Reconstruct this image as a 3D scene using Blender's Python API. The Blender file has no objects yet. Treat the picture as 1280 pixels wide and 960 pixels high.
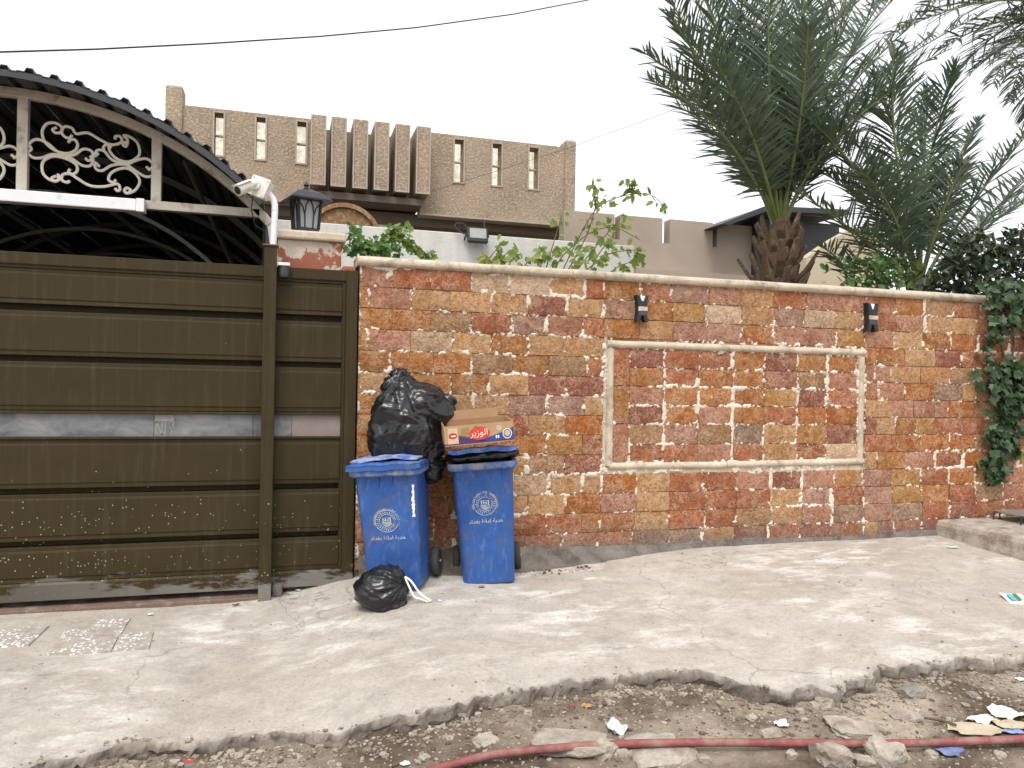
import bpy, math, random
import numpy as np
from mathutils import Vector, Matrix, Euler, noise as mnoise

random.seed(7)
rng = np.random.default_rng(7)
scene = bpy.context.scene
COL = scene.collection
rad = math.radians

# ------------------------------------------------------------------ camera
FPX, CAMD, CAMH = 960.0, 5.39, 1.40
YAW, ROLL = rad(16.4), rad(1.03)
_fw = Vector((math.sin(YAW), math.cos(YAW), 0))
_rt = Vector((math.cos(YAW), -math.sin(YAW), 0))
_up = Vector((0, 0, 1))
RIGHT = _rt * math.cos(ROLL) + _up * math.sin(ROLL)
UP = _up * math.cos(ROLL) - _rt * math.sin(ROLL)
CAMP = Vector((0, -CAMD, CAMH))
cam_d = bpy.data.cameras.new('camera')
cam_d.sensor_width = 36.0
cam_d.lens = 36.0 * FPX / 1280.0
cam_d.clip_start = 0.05
cam_d.clip_end = 2000
cam = bpy.data.objects.new('camera', cam_d)
COL.objects.link(cam)
M = Matrix((RIGHT, UP, -_fw)).transposed().to_4x4()
M.translation = CAMP
cam.matrix_world = M
scene.camera = cam

# ------------------------------------------------------------------ light
SUN_EL, SUN_AZ = rad(58), rad(205)      # azimuth clockwise from +Y
world = bpy.data.worlds.new('World')
scene.world = world
world.use_nodes = True
wn, wl = world.node_tree.nodes, world.node_tree.links
wn.clear()
w_out = wn.new('ShaderNodeOutputWorld')
w_bg = wn.new('ShaderNodeBackground')
w_sky = wn.new('ShaderNodeTexSky')
w_sky.sky_type = 'NISHITA'
w_sky.sun_disc = False
w_sky.sun_elevation = SUN_EL
w_sky.sun_rotation = SUN_AZ
w_sky.dust_density = 4.0
w_sky.air_density = 1.0
w_hsv = wn.new('ShaderNodeHueSaturation')
w_hsv.inputs['Saturation'].default_value = 0.30
w_mix = wn.new('ShaderNodeMix')
w_mix.data_type = 'RGBA'
w_mix.inputs[0].default_value = 0.60            # a white overcast layer over the sky
w_mix.inputs[7].default_value = (8.3, 8.4, 8.6, 1)
wl.new(w_sky.outputs[0], w_hsv.inputs['Color'])
wl.new(w_hsv.outputs[0], w_mix.inputs[6])
wl.new(w_mix.outputs[2], w_bg.inputs['Color'])
w_bg.inputs['Strength'].default_value = 0.12
wl.new(w_bg.outputs[0], w_out.inputs['Surface'])

sun_d = bpy.data.lights.new('sun', 'SUN')
sun_d.energy = 1.3
sun_d.angle = rad(25)
sun_d.color = (1.0, 0.96, 0.90)
sun = bpy.data.objects.new('sun', sun_d)
COL.objects.link(sun)
sd = Vector((math.sin(SUN_AZ) * math.cos(SUN_EL), math.cos(SUN_AZ) * math.cos(SUN_EL), math.sin(SUN_EL)))
sun.rotation_euler = sd.to_track_quat('Z', 'Y').to_euler()
sun.location = (-4, -12, 20)

vs = scene.view_settings
vs.view_transform = 'Standard'
vs.look = 'None'
vs.gamma = 1.0
vs.use_curve_mapping = False
vs.exposure = 0.72
scene.cycles.max_bounces = 8

# ------------------------------------------------------------------ helpers
def ray(x, y):
    return _fw + RIGHT * ((x - 640) / FPX) - UP * ((y - 480) / FPX)

def at(x, y, Y):
    """point of the place seen at photo position x,y at depth Y (wall front is Y=0)"""
    d = ray(x, y)
    return CAMP + d * ((Y - CAMP.y) / d.y)

def wallx(x, y=500.0, Y=0.0):
    return at(x, y, Y).x

WZX = [-8, -0.35, 0.1, 0.4, 0.75, 1.7, 2.3, 3.0, 6.0, 12]
WZZ = [-.04, -.05, -.025, .04, .088, .088, .105, .15, .155, .16]
def pav_z(X, Y):
    return np.interp(X, WZX, WZZ) + 0.045 * np.minimum(Y, 0.0)

def on_ground(x, y, fn=pav_z, off=0.0):
    d = ray(x, y)
    z = 0.0
    for _ in range(12):
        p = CAMP + d * ((z - CAMP.z) / d.z)
        z = float(fn(p.x, p.y)) + off
    return CAMP + d * ((z - CAMP.z) / d.z)

def _hash(ix, iy, seed):
    h = (ix * 374761393 + iy * 668265263 + seed * 1274126177) & 0xffffffff
    h = ((h ^ (h >> 13)) * 1274126177) & 0xffffffff
    return ((h ^ (h >> 16)) & 0xffff) / 65535.0

def vnoise(x, y, seed=0):
    x = np.asarray(x, float); y = np.asarray(y, float)
    ix = np.floor(x).astype(np.int64); iy = np.floor(y).astype(np.int64)
    fx = x - ix; fy = y - iy
    fx = fx * fx * (3 - 2 * fx); fy = fy * fy * (3 - 2 * fy)
    a = _hash(ix, iy, seed); b = _hash(ix + 1, iy, seed)
    c = _hash(ix, iy + 1, seed); d = _hash(ix + 1, iy + 1, seed)
    return (a + (b - a) * fx) * (1 - fy) + (c + (d - c) * fx) * fy

def fbm(x, y, octv=4, seed=0, gain=0.5):
    s = 0; a = 1; t = 0
    for o in range(octv):
        s = s + a * (vnoise(x, y, seed + o * 17) * 2 - 1)
        t += a; a *= gain
        x = np.asarray(x) * 2.03 + 11.7; y = np.asarray(y) * 2.03 + 5.3
    return s / t

ORG = {}
def tag(o, label=None, cat=None, group=None, kind=None):
    if label: o['label'] = label
    if cat: o['category'] = cat
    if group: o['group'] = group
    if kind: o['kind'] = kind
    return o

def empty(name, loc=(0, 0, 0), label=None, cat=None, group=None, rot=None):
    o = bpy.data.objects.new(name, None)
    o.empty_display_size = 0.1
    COL.objects.link(o)
    o.location = loc
    if rot: o.rotation_euler = rot
    ORG[o.name] = Vector((0, 0, 0)) if rot else Vector(loc)
    return tag(o, label, cat, group)

def link_mesh(name, me, parent=None):
    o = bpy.data.objects.new(name, me)
    COL.objects.link(o)
    if parent is not None:
        o.parent = parent
        ORG[o.name] = ORG[parent.name]
    else:
        ORG[o.name] = Vector((0, 0, 0))
    return o

class MB:
    def __init__(self): self.v = []; self.f = []
    def add(self, vs_, fs):
        n = len(self.v)
        self.v += [tuple(p) for p in vs_]
        self.f += [tuple(i + n for i in q) for q in fs]
        return self
    def box(self, x0, x1, y0, y1, z0, z1, m=None):
        p = [Vector((x, y, z)) for z in (z0, z1) for y in (y0, y1) for x in (x0, x1)]
        if m is not None: p = [m @ q for q in p]
        return self.add(p, [(0, 2, 3, 1), (4, 5, 7, 6), (0, 1, 5, 4), (2, 6, 7, 3), (0, 4, 6, 2), (1, 3, 7, 5)])
    def tube(self, pts, r, n=8, cap=True, flat=1.0):
        pts = [Vector(p) for p in pts]
        k = len(pts)
        rs = r if hasattr(r, '__len__') else [r] * k
        vs_ = []; u = None
        for i, p in enumerate(pts):
            t = (pts[min(i + 1, k - 1)] - pts[max(i - 1, 0)])
            if t.length < 1e-9: t = Vector((0, 0, 1))
            t.normalize()
            if u is None:
                a = Vector((0, 0, 1)) if abs(t.z) < 0.9 else Vector((0, 1, 0))
                u = t.cross(a).normalized()
            else:
                u = (u - t * u.dot(t))
                u = u.normalized() if u.length > 1e-6 else t.orthogonal().normalized()
            w = t.cross(u)
            for j in range(n):
                an = 2 * math.pi * j / n
                vs_.append(p + (u * math.cos(an) + w * math.sin(an) * flat) * rs[i])
        fs = []
        for i in range(k - 1):
            for j in range(n):
                a = i * n + j; b = i * n + (j + 1) % n
                fs.append((a, b, b + n, a + n))
        if cap:
            fs.append(tuple(range(n - 1, -1, -1)))
            fs.append(tuple((k - 1) * n + j for j in range(n)))
        return self.add(vs_, fs)
    def loft(self, rings, cap0=True, cap1=True):
        n = len(rings[0]); vs_ = [p for r in rings for p in r]; fs = []
        for i in range(len(rings) - 1):
            for j in range(n):
                a = i * n + j; b = i * n + (j + 1) % n
                fs.append((a, b, b + n, a + n))
        if cap0: fs.append(tuple(range(n - 1, -1, -1)))
        if cap1: fs.append(tuple((len(rings) - 1) * n + j for j in range(n)))
        return self.add(vs_, fs)
    def prism_x(self, prof, x0, x1):
        """prof: list of (y,z) counter-clockwise seen from +X"""
        n = len(prof)
        return self.loft([[(x0, y, z) for y, z in prof], [(x1, y, z) for y, z in prof]])
    def lathe(self, prof, c=(0, 0, 0), n=16, axis='Z'):
        rings = []
        for r_, h in prof:
            ring = []
            for j in range(n):
                a = 2 * math.pi * j / n
                if axis == 'Z': ring.append((c[0] + r_ * math.cos(a), c[1] + r_ * math.sin(a), c[2] + h))
                elif axis == 'X': ring.append((c[0] + h, c[1] + r_ * math.cos(a), c[2] + r_ * math.sin(a)))
                else: ring.append((c[0] + r_ * math.sin(a), c[1] + h, c[2] + r_ * math.cos(a)))
            rings.append(ring)
        return self.loft(rings)
    def build(self, name, mat, parent=None, smooth=False, bevel=0.0, kind=None):
        me = bpy.data.meshes.new(name)
        off = ORG[parent.name] if parent is not None else Vector((0, 0, 0))
        me.from_pydata([tuple(Vector(p) - off) for p in self.v], [], self.f)
        me.materials.append(mat)
        if smooth:
            me.polygons.foreach_set('use_smooth', [True] * len(me.polygons))
            try: me.set_sharp_from_angle(angle=rad(40))
            except Exception: pass
        me.update()
        o = link_mesh(name, me, parent)
        if bevel:
            b = o.modifiers.new('bevel', 'BEVEL'); b.width = bevel; b.segments = 2
            b.limit_method = 'ANGLE'; b.angle_limit = rad(35)
        if kind: o['kind'] = kind
        return o

def np_mesh(name, verts, faces, mat, parent=None, smooth=False, kind=None):
    """verts Nx3 array, faces Mx(3|4) int array"""
    me = bpy.data.meshes.new(name)
    verts = np.asarray(verts, np.float32)
    if parent is not None: verts = verts - np.array(ORG[parent.name], np.float32)
    faces = np.asarray(faces, np.int32)
    k = faces.shape[1]
    me.vertices.add(len(verts)); me.vertices.foreach_set('co', verts.ravel())
    me.loops.add(faces.size); me.loops.foreach_set('vertex_index', faces.ravel())
    me.polygons.add(len(faces))
    me.polygons.foreach_set('loop_start', np.arange(0, faces.size, k, dtype=np.int32))
    me.polygons.foreach_set('use_smooth', np.full(len(faces), smooth, bool))
    me.materials.append(mat)
    me.update(calc_edges=True); me.validate()
    o = link_mesh(name, me, parent)
    if kind: o['kind'] = kind
    return o

def grid_faces(nu, nv):
    i = np.arange(nu - 1)[:, None] * nv + np.arange(nv - 1)[None, :]
    i = i.ravel()
    return np.stack([i, i + nv, i + nv + 1, i + 1], 1)

# ------------------------------------------------------------------ materials
def nt(name):
    m = bpy.data.materials.new(name); m.use_nodes = True
    t = m.node_tree
    b = t.nodes['Principled BSDF']
    return m, t, b

def N(t, typ, **kw):
    n = t.nodes.new('ShaderNode' + typ)
    for k, v in kw.items():
        if k in n.inputs: n.inputs[k].default_value = v
        else: setattr(n, k, v)
    return n

def coords(t, kind='pos'):
    if kind == 'pos':
        return N(t, 'NewGeometry').outputs['Position']
    return N(t, 'TexCoord').outputs['Object']

def tnoise(t, vec, scale, detail=5, rough=0.55, dist=0.0, stretch=None):
    if stretch:
        mp = N(t, 'Mapping'); mp.inputs['Scale'].default_value = stretch
        t.links.new(vec, mp.inputs['Vector']); vec = mp.outputs[0]
    n = N(t, 'TexNoise'); n.inputs['Scale'].default_value = scale
    n.inputs['Detail'].default_value = detail; n.inputs['Roughness'].default_value = rough
    n.inputs['Distortion'].default_value = dist
    t.links.new(vec, n.inputs['Vector'])
    return n.outputs['Fac']

def ramp(t, fac, lo, hi, a=0.0, b=1.0):
    n = N(t, 'MapRange'); n.clamp = True
    n.inputs['From Min'].default_value = lo; n.inputs['From Max'].default_value = hi
    n.inputs['To Min'].default_value = a; n.inputs['To Max'].default_value = b
    t.links.new(fac, n.inputs['Value'])
    return n.outputs[0]

def mixc(t, fac, a, b, mode='MIX'):
    n = N(t, 'Mix'); n.data_type = 'RGBA'; n.blend_type = mode
    if isinstance(fac, (int, float)): n.inputs[0].default_value = fac
    else: t.links.new(fac, n.inputs[0])
    for i, c in ((6, a), (7, b)):
        if isinstance(c, (tuple, list)): n.inputs[i].default_value = (*c[:3], 1)
        else: t.links.new(c, n.inputs[i])
    return n.outputs[2]

def scalec(t, col, fac):
    """multiply colour by a float socket"""
    n = N(t, 'VectorMath'); n.operation = 'SCALE'
    if isinstance(col, (tuple, list)): n.inputs[0].default_value = col[:3]
    else: t.links.new(col, n.inputs[0])
    t.links.new(fac, n.inputs['Scale'])
    return n.outputs[0]

def math_(t, op, a, b=None):
    n = N(t, 'Math'); n.operation = op
    for i, v in enumerate((a, b)):
        if v is None: continue
        if isinstance(v, (int, float)): n.inputs[i].default_value = v
        else: t.links.new(v, n.inputs[i])
    return n.outputs[0]

def bump(t, b, h, strength, dist=0.01, prev=None):
    n = N(t, 'Bump'); n.inputs['Strength'].default_value = strength; n.inputs['Distance'].default_value = dist
    t.links.new(h, n.inputs['Height'])
    if prev is not None: t.links.new(prev, n.inputs['Normal'])
    t.links.new(n.outputs[0], b.inputs['Normal'])
    return n.outputs[0]

def pmat(name, base, rough=0.7, var=0.25, scale=6.0, fine=70.0, bstr=0.25, bdist=0.004, metal=0.0,
         patch=None, patch_scale=4.0, patch_lo=0.55, patch_hi=0.7, kind='pos', spec=0.5, stretch=None):
    m, t, b = nt(name)
    c = coords(t, kind)
    n1 = tnoise(t, c, scale, 6, 0.6, stretch=stretch)
    n2 = tnoise(t, c, fine, 4, 0.6)
    k = math_(t, 'ADD', ramp(t, n1, 0.25, 0.75, 1 - var, 1 + var), ramp(t, n2, 0.3, 0.7, -var * 0.5, var * 0.5))
    col = scalec(t, base, k)
    if patch:
        n3 = tnoise(t, c, patch_scale, 7, 0.62)
        col = mixc(t, ramp(t, n3, patch_lo, patch_hi), col, patch)
    t.links.new(col, b.inputs['Base Color'])
    b.inputs['Roughness'].default_value = rough
    b.inputs['Metallic'].default_value = metal
    b.inputs['Specular IOR Level'].default_value = spec
    t.links.new(ramp(t, n1, 0.2, 0.8, max(0.05, rough - 0.1), min(1, rough + 0.1)), b.inputs['Roughness'])
    if bstr: bump(t, b, n2, bstr, bdist)
    return m

# rough travertine facing stone: each stone carries its own tint in its object colour
def stone_material():
    m, t, b = nt('travertine_stone')
    oi = N(t, 'ObjectInfo')
    pos = coords(t)
    comb = N(t, 'CombineXYZ')
    for i, k in enumerate((37.0, 19.0, 53.0)):
        t.links.new(math_(t, 'MULTIPLY', oi.outputs['Random'], k), comb.inputs[i])
    va = N(t, 'VectorMath'); va.operation = 'ADD'
    t.links.new(pos, va.inputs[0]); t.links.new(comb.outputs[0], va.inputs[1])
    c = va.outputs[0]
    big = tnoise(t, c, 11, 7, 0.66, 0.5)
    mid = tnoise(t, c, 34, 6, 0.65, 0.8)
    fin = tnoise(t, c, 150, 4, 0.6)
    col = oi.outputs['Color']
    # veins: towards a pale tan in places, towards rust in others
    tan = mixc(t, 0.68, col, (0.57, 0.36, 0.20))
    rust = mixc(t, 0.75, col, (0.27, 0.085, 0.025))
    wander = tnoise(t, pos, 6.5, 6, 0.66, 0.6)
    col = mixc(t, ramp(t, wander, .52, .70, 0, .55), col, (0.40, 0.18, 0.10))
    col = mixc(t, ramp(t, wander, .46, .30, 0, .5), col, (0.42, 0.185, 0.05))
    col = mixc(t, ramp(t, big, 0.51, 0.68, 0, .75), col, tan)
    col = mixc(t, ramp(t, big, 0.47, 0.30, 0, .75), col, rust)
    k = math_(t, 'ADD', ramp(t, mid, 0.3, 0.7, 0.48, 1.20), ramp(t, fin, 0.3, 0.7, -0.14, 0.14))
    col = scalec(t, col, k)
    # crystalline cream flecks and dark pores, gathered in drifts
    sp1 = tnoise(t, c, 62, 8, 0.78)
    drift = tnoise(t, c, 5.5, 3, 0.5)
    thr = ramp(t, drift, .35, .65, .60, .50)
    fl1 = ramp(t, math_(t, 'SUBTRACT', sp1, thr), 0.0, 0.07)
    col = mixc(t, math_(t, 'MULTIPLY', fl1, .44), col, (0.62, 0.43, 0.28))
    vn = math_(t, 'ABSOLUTE', math_(t, 'SUBTRACT', tnoise(t, c, 17, 7, 0.7, 0.3), 0.5))
    vein = math_(t, 'MULTIPLY', ramp(t, vn, 0.030, 0.004), ramp(t, tnoise(t, c, 6, 3, .5), .40, .60))
    col = mixc(t, math_(t, 'MULTIPLY', vein, .60), col, (0.66, 0.47, 0.32))
    sp2 = tnoise(t, c, 48, 7, 0.75, stretch=(1, 1, 1.7))
    thr2 = ramp(t, tnoise(t, c, 7, 3, .5), .35, .65, .33, .42)
    pits = ramp(t, math_(t, 'SUBTRACT', thr2, sp2), 0.0, 0.06)
    col = mixc(t, math_(t, 'MULTIPLY', pits, 0.75), col, (0.075, 0.038, 0.024))
    # lime smears from the pointing
    sm = tnoise(t, pos, 7.5, 8, 0.72, 0.3)
    col = mixc(t, ramp(t, sm, 0.63, 0.69, 0, .8), col, (0.66, 0.58, 0.47))
    # grey street dirt on the lowest course
    sx = N(t, 'SeparateXYZ'); t.links.new(pos, sx.inputs[0])
    low = math_(t, 'ADD', ramp(t, sx.outputs['Z'], 0.42, 0.10, 0, .62), ramp(t, big, .3, .7, -.25, .25))
    col = mixc(t, ramp(t, low, 0.12, 0.62, 0, .72), col, (0.17, 0.145, 0.125))
    t.links.new(col, b.inputs['Base Color'])
    b.inputs['Roughness'].default_value = 0.82
    b.inputs['Specular IOR Level'].default_value = 0.35
    h = math_(t, 'ADD', math_(t, 'MULTIPLY', mid, 0.9), math_(t, 'MULTIPLY', fin, 0.35))
    h = math_(t, 'SUBTRACT', h, math_(t, 'MULTIPLY', pits, 0.6))
    h = math_(t, 'ADD', h, math_(t, 'MULTIPLY', big, 1.2))
    bump(t, b, h, 1.0, 0.016)
    return m

M_STONE = stone_material()
def mortar_material():
    """earthy bedding mortar with lime pointing squeezed proud of it in places"""
    m, t, b = nt('lime_mortar')
    c = coords(t)
    at_ = N(t, 'Attribute'); at_.attribute_name = 'lime'
    n1 = tnoise(t, c, 5, 6, .6); n2 = tnoise(t, c, 90, 5, .65)
    bed = mixc(t, ramp(t, n1, .35, .65), (0.20, 0.095, 0.047), (0.36, 0.21, 0.125))
    lime = scalec(t, (0.72, 0.65, 0.54), ramp(t, n1, .3, .7, .88, 1.06))
    col = mixc(t, at_.outputs['Fac'], bed, lime)
    col = scalec(t, col, ramp(t, n2, .3, .7, .78, 1.16))
    t.links.new(col, b.inputs['Base Color']); b.inputs['Roughness'].default_value = .92
    b.inputs['Specular IOR Level'].default_value = .25
    bump(t, b, n2, .7, .008)
    return m
M_MORTAR = mortar_material()
M_MOULD = pmat('cream_moulding_stone', (0.53, 0.445, 0.34), 0.8, 0.24, 7, 60, 0.6, 0.006, patch=(0.25, 0.20, 0.15), patch_scale=8, patch_lo=0.52, patch_hi=0.72)
M_PLASTER = pmat('old_plaster', (0.52, 0.45, 0.37), 0.9, 0.2, 7, 60, 0.5, 0.008, patch=(0.30, 0.10, 0.055), patch_scale=5.0, patch_lo=0.52, patch_hi=0.545)
M_CEMENT = pmat('grey_cement', (0.175, 0.152, 0.13), 0.92, 0.4, 5, 70, 0.9, 0.016, patch=(0.085, 0.072, 0.06), patch_scale=6, patch_lo=.48, patch_hi=.66)

def concrete_material():
    m, t, b = nt('worn_concrete')
    c = coords(t)
    n1 = tnoise(t, c, 1.1, 7, 0.6)
    n2 = tnoise(t, c, 7, 8, 0.68, 0.5)
    n3 = tnoise(t, c, 60, 5, 0.65)
    col = mixc(t, ramp(t, n1, 0.32, 0.66), (0.37, 0.325, 0.275), (0.46, 0.42, 0.37))
    col = scalec(t, col, ramp(t, n2, 0.25, 0.75, 0.80, 1.16))
    # lime wash trodden into streaks
    s = tnoise(t, c, 3.4, 10, 0.74, 0.15, stretch=(0.7, 1.5, 1))
    s2 = tnoise(t, c, 0.8, 3, 0.5)
    f = math_(t, 'MULTIPLY', ramp(t, s, 0.50, 0.62), ramp(t, s2, 0.42, 0.60))
    col = mixc(t, math_(t, 'MULTIPLY', f, 0.75), col, (0.72, 0.69, 0.64))
    # grey trodden patches
    d = tnoise(t, c, 2.3, 8, 0.7, 0.2)
    col = mixc(t, ramp(t, d, 0.54, 0.70, 0, .5), col, (0.23, 0.20, 0.17))
    # dark grit
    g = tnoise(t, c, 38, 3, 0.5)
    col = mixc(t, ramp(t, g, 0.70, 0.74, 0, .7), col, (0.09, 0.07, 0.055))
    k = math_(t, 'ADD', 1.0, ramp(t, n3, 0.3, 0.7, -0.14, 0.14))
    col = scalec(t, col, k)
    # hairline cracks
    vo = N(t, 'TexVoronoi'); vo.feature = 'DISTANCE_TO_EDGE'; vo.inputs['Scale'].default_value = 0.62
    wp = N(t, 'TexNoise'); wp.inputs['Scale'].default_value = 2.2; wp.inputs['Detail'].default_value = 6
    t.links.new(c, wp.inputs['Vector'])
    ad = N(t, 'VectorMath'); ad.operation = 'MULTIPLY_ADD'
    t.links.new(wp.outputs['Color'], ad.inputs[0]); ad.inputs[1].default_value = (.7, .7, .7); t.links.new(c, ad.inputs[2])
    t.links.new(ad.outputs[0], vo.inputs['Vector'])
    cr = math_(t, 'MULTIPLY', ramp(t, vo.outputs['Distance'], 0.0055, 0.001), ramp(t, n1, .45, .55))
    col = mixc(t, math_(t, 'MULTIPLY', cr, 0.38), col, (0.10, 0.08, 0.065))
    # broken edge and earth-stained flank (below the walking surface)
    at_ = N(t, 'Attribute'); at_.attribute_name = 'flank'
    col = mixc(t, at_.outputs['Fac'], col, scalec(t, (0.085, 0.066, 0.050), math_(t, 'MULTIPLY', ramp(t, n2, .3, .7, .5, 1.6), ramp(t, n3, .3, .7, .6, 1.5))))
    t.links.new(col, b.inputs['Base Color'])
    b.inputs['Roughness'].default_value = 0.92
    b.inputs['Specular IOR Level'].default_value = 0.25
    h = math_(t, 'ADD', math_(t, 'MULTIPLY', n3, 0.5), n2)
    bump(t, b, h, 0.55, 0.012)
    return m
M_CONCRETE = concrete_material()

def dirt_material():
    m, t, b = nt('street_dirt')
    c = coords(t)
    n1 = tnoise(t, c, 1.5, 7, 0.6, 0.4)
    n2 = tnoise(t, c, 13, 8, 0.7)
    n3 = tnoise(t, c, 85, 5, 0.65)
    col = mixc(t, ramp(t, n1, 0.40, 0.62), (0.115, 0.082, 0.058), (0.40, 0.33, 0.26))
    col = scalec(t, col, ramp(t, n2, 0.25, 0.75, 0.6, 1.35))
    col = mixc(t, ramp(t, n3, 0.60, 0.72, 0, .6), col, (0.42, 0.37, 0.31))
    t.links.new(col, b.inputs['Base Color'])
    b.inputs['Roughness'].default_value = 0.95
    b.inputs['Specular IOR Level'].default_value = 0.2
    h = math_(t, 'ADD', math_(t, 'MULTIPLY', n3, 0.5), n2)
    bump(t, b, h, 0.9, 0.02)
    return m
M_DIRT = dirt_material()

def gate_material():
    m, t, b = nt('olive_gate_paint')
    c = coords(t)
    n1 = tnoise(t, c, 2.4, 6, 0.6, stretch=(0.5, 1, 1.6))
    n2 = tnoise(t, c, 60, 4, 0.6)
    col = mixc(t, ramp(t, n1, .3, .7), (0.033, 0.0225, 0.0068), (0.043, 0.0305, 0.0105))
    # faint dusty rain streaks
    st = tnoise(t, c, 3.0, 6, 0.65, stretch=(7, 1, .5))
    col = mixc(t, ramp(t, st, .52, .75, 0, .28), col, (0.11, 0.09, 0.062))
    sx = N(t, 'SeparateXYZ'); t.links.new(c, sx.inputs[0])
    z = sx.outputs['Z']; x = sx.outputs['X']
    # splashed cement: droplets, denser near the ground
    vo = N(t, 'TexVoronoi'); vo.inputs['Scale'].default_value = 52; vo.inputs['Randomness'].default_value = 1
    t.links.new(c, vo.inputs['Vector'])
    sc = N(t, 'SeparateXYZ'); t.links.new(vo.outputs['Color'], sc.inputs[0])
    thr = math_(t, 'SUBTRACT', math_(t, 'MULTIPLY', ramp(t, z, 0.90, 0.0, 0.0, 0.95), ramp(t, tnoise(t, c, 1.7, 3), .3, .7, .15, 1)), .05)
    pick = math_(t, 'LESS_THAN', sc.outputs['X'], thr)
    rdrop = math_(t, 'MULTIPLY', ramp(t, math_(t, 'POWER', sc.outputs['Y'], 2.0), 0, 1, 0.05, 0.27), 1.0)
    drop = math_(t, 'MULTIPLY', pick, math_(t, 'LESS_THAN', vo.outputs['Distance'], rdrop))
    col = mixc(t, math_(t, 'MULTIPLY', drop, 0.75), col, (0.40, 0.37, 0.32))
    # smeared cement film along the foot, thickest towards the latch side
    fm = math_(t, 'ADD', ramp(t, z, 0.24, 0.02, 0, .58), ramp(t, tnoise(t, c, 4, 7, .65, stretch=(.5, 1, 1.6)), .3, .7, -.36, .36))
    fm = math_(t, 'MULTIPLY', ramp(t, fm, .36, .46), ramp(t, x, -1.8, -0.3, .35, 1))
    col = mixc(t, math_(t, 'MULTIPLY', fm, 0.75), col, (0.23, 0.215, 0.195))
    # chips and scratches
    ch = tnoise(t, c, 21, 4, .6, 1.0)
    col = mixc(t, ramp(t, ch, .735, .76, 0, .6), col, (0.36, 0.33, 0.28))
    t.links.new(col, b.inputs['Base Color'])
    rr = math_(t, 'ADD', ramp(t, n1, .3, .7, .52, .66), math_(t, 'MULTIPLY', fm, .3))
    t.links.new(rr, b.inputs['Roughness'])
    b.inputs['Specular IOR Level'].default_value = 0.22
    bump(t, b, math_(t, 'ADD', n2, math_(t, 'MULTIPLY', drop, 2.0)), 0.15, 0.003)
    return m
M_GATE = gate_material()

def leaf_material(name, c1, c2, rough=0.45, trans=0.25):
    m, t, b = nt(name)
    c = coords(t)
    n = tnoise(t, c, 9, 4, .6)
    col = mixc(t, ramp(t, n, .3, .7), c1, c2)
    t.links.new(col, b.inputs['Base Color'])
    b.inputs['Roughness'].default_value = rough
    tr = N(t, 'BsdfTranslucent'); t.links.new(scalec(t, col, math_(t, 'ADD', 1.3, 0.0)), tr.inputs['Color'])
    mx = N(t, 'MixShader'); mx.inputs[0].default_value = trans
    t.links.new(b.outputs[0], mx.inputs[1]); t.links.new(tr.outputs[0], mx.inputs[2])
    t.links.new(mx.outputs[0], t.nodes['Material Output'].inputs['Surface'])
    return m
M_PALM = leaf_material('palm_leaflet', (0.058, 0.100, 0.062), (0.125, 0.165, 0.105), 0.36, 0.2)
M_PALM2 = leaf_material('palm_leaflet_grey', (0.065, 0.10, 0.07), (0.12, 0.15, 0.105), 0.45, 0.18)
M_LEAF = leaf_material('shrub_leaf', (0.11, 0.20, 0.035), (0.20, 0.27, 0.06), 0.5, 0.35)
M_IVY = leaf_material('vine_leaf', (0.022, 0.050, 0.018), (0.050, 0.095, 0.032), 0.45, 0.2)
M_BUSH = leaf_material('dark_bush_leaf', (0.016, 0.032, 0.014), (0.038, 0.065, 0.026), 0.5, 0.15)
M_STEM = pmat('brown_stem', (0.13, 0.09, 0.05), 0.8, 0.3, 20, 90, 0.4)
M_RACHIS = pmat('palm_rachis', (0.16, 0.20, 0.07), 0.55, 0.25, 5, 60, 0.2)
M_BOOT = pmat('palm_boot', (0.13, 0.085, 0.05), 0.9, 0.5, 14, 70, 0.9, 0.014, patch=(0.27, 0.21, 0.13), patch_scale=11, patch_lo=.55, patch_hi=.7)

M_HOUSE = pmat('pebble_dash_render', (0.32, 0.245, 0.175), 0.95, 0.26, 1.6, 22, 0.8, 0.03, patch=(0.48, 0.385, 0.29), patch_scale=26, patch_lo=.5, patch_hi=.62)
M_TRIM = pmat('pale_concrete_trim', (0.40, 0.34, 0.27), 0.9, 0.15, 4, 50, 0.3)
M_HOUSE_IN = pmat('shaded_brown_render', (0.15, 0.115, 0.09), 0.9, 0.15, 2, 40, 0.3)  # house brown darkened to paint in the shade of recess and soffit
M_WHITEWALL = pmat('white_limewash', (0.62, 0.61, 0.57), 0.85, 0.10, 2, 30, 0.4, .01, patch=(0.46, 0.45, 0.41), patch_scale=1.5, patch_lo=.5, patch_hi=.7, stretch=(6, 6, .6))
M_NEIGH = pmat('beige_render', (0.36, 0.295, 0.235), 0.92, 0.12, 1.5, 40, 0.4, .01)
M_CREAMWALL = pmat('cream_render', (0.52, 0.44, 0.32), 0.92, 0.10, 1.5, 40, 0.3)
M_SHEET = pmat('dark_roof_sheet', (0.035, 0.037, 0.042), 0.55, 0.2, 3, 40, 0.15)
M_INNER = pmat('carport_inner_shade', (0.012, 0.014, 0.013), 0.85, 0.2, 3, 40, 0.1)  # near-black colour stands in for the shade inside the carport
M_FRAME = pmat('beige_painted_steel', (0.52, 0.47, 0.40), 0.5, 0.15, 5, 60, 0.2, patch=(0.24, 0.19, 0.14), patch_scale=9, patch_lo=.58, patch_hi=.72)
M_SCROLL = pmat('cream_wrought_iron', (0.60, 0.56, 0.48), 0.5, 0.12, 5, 60, 0.1)
M_RIB = pmat('grey_green_rib', (0.16, 0.175, 0.14), 0.6, 0.2, 5, 60, 0.1)
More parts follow.
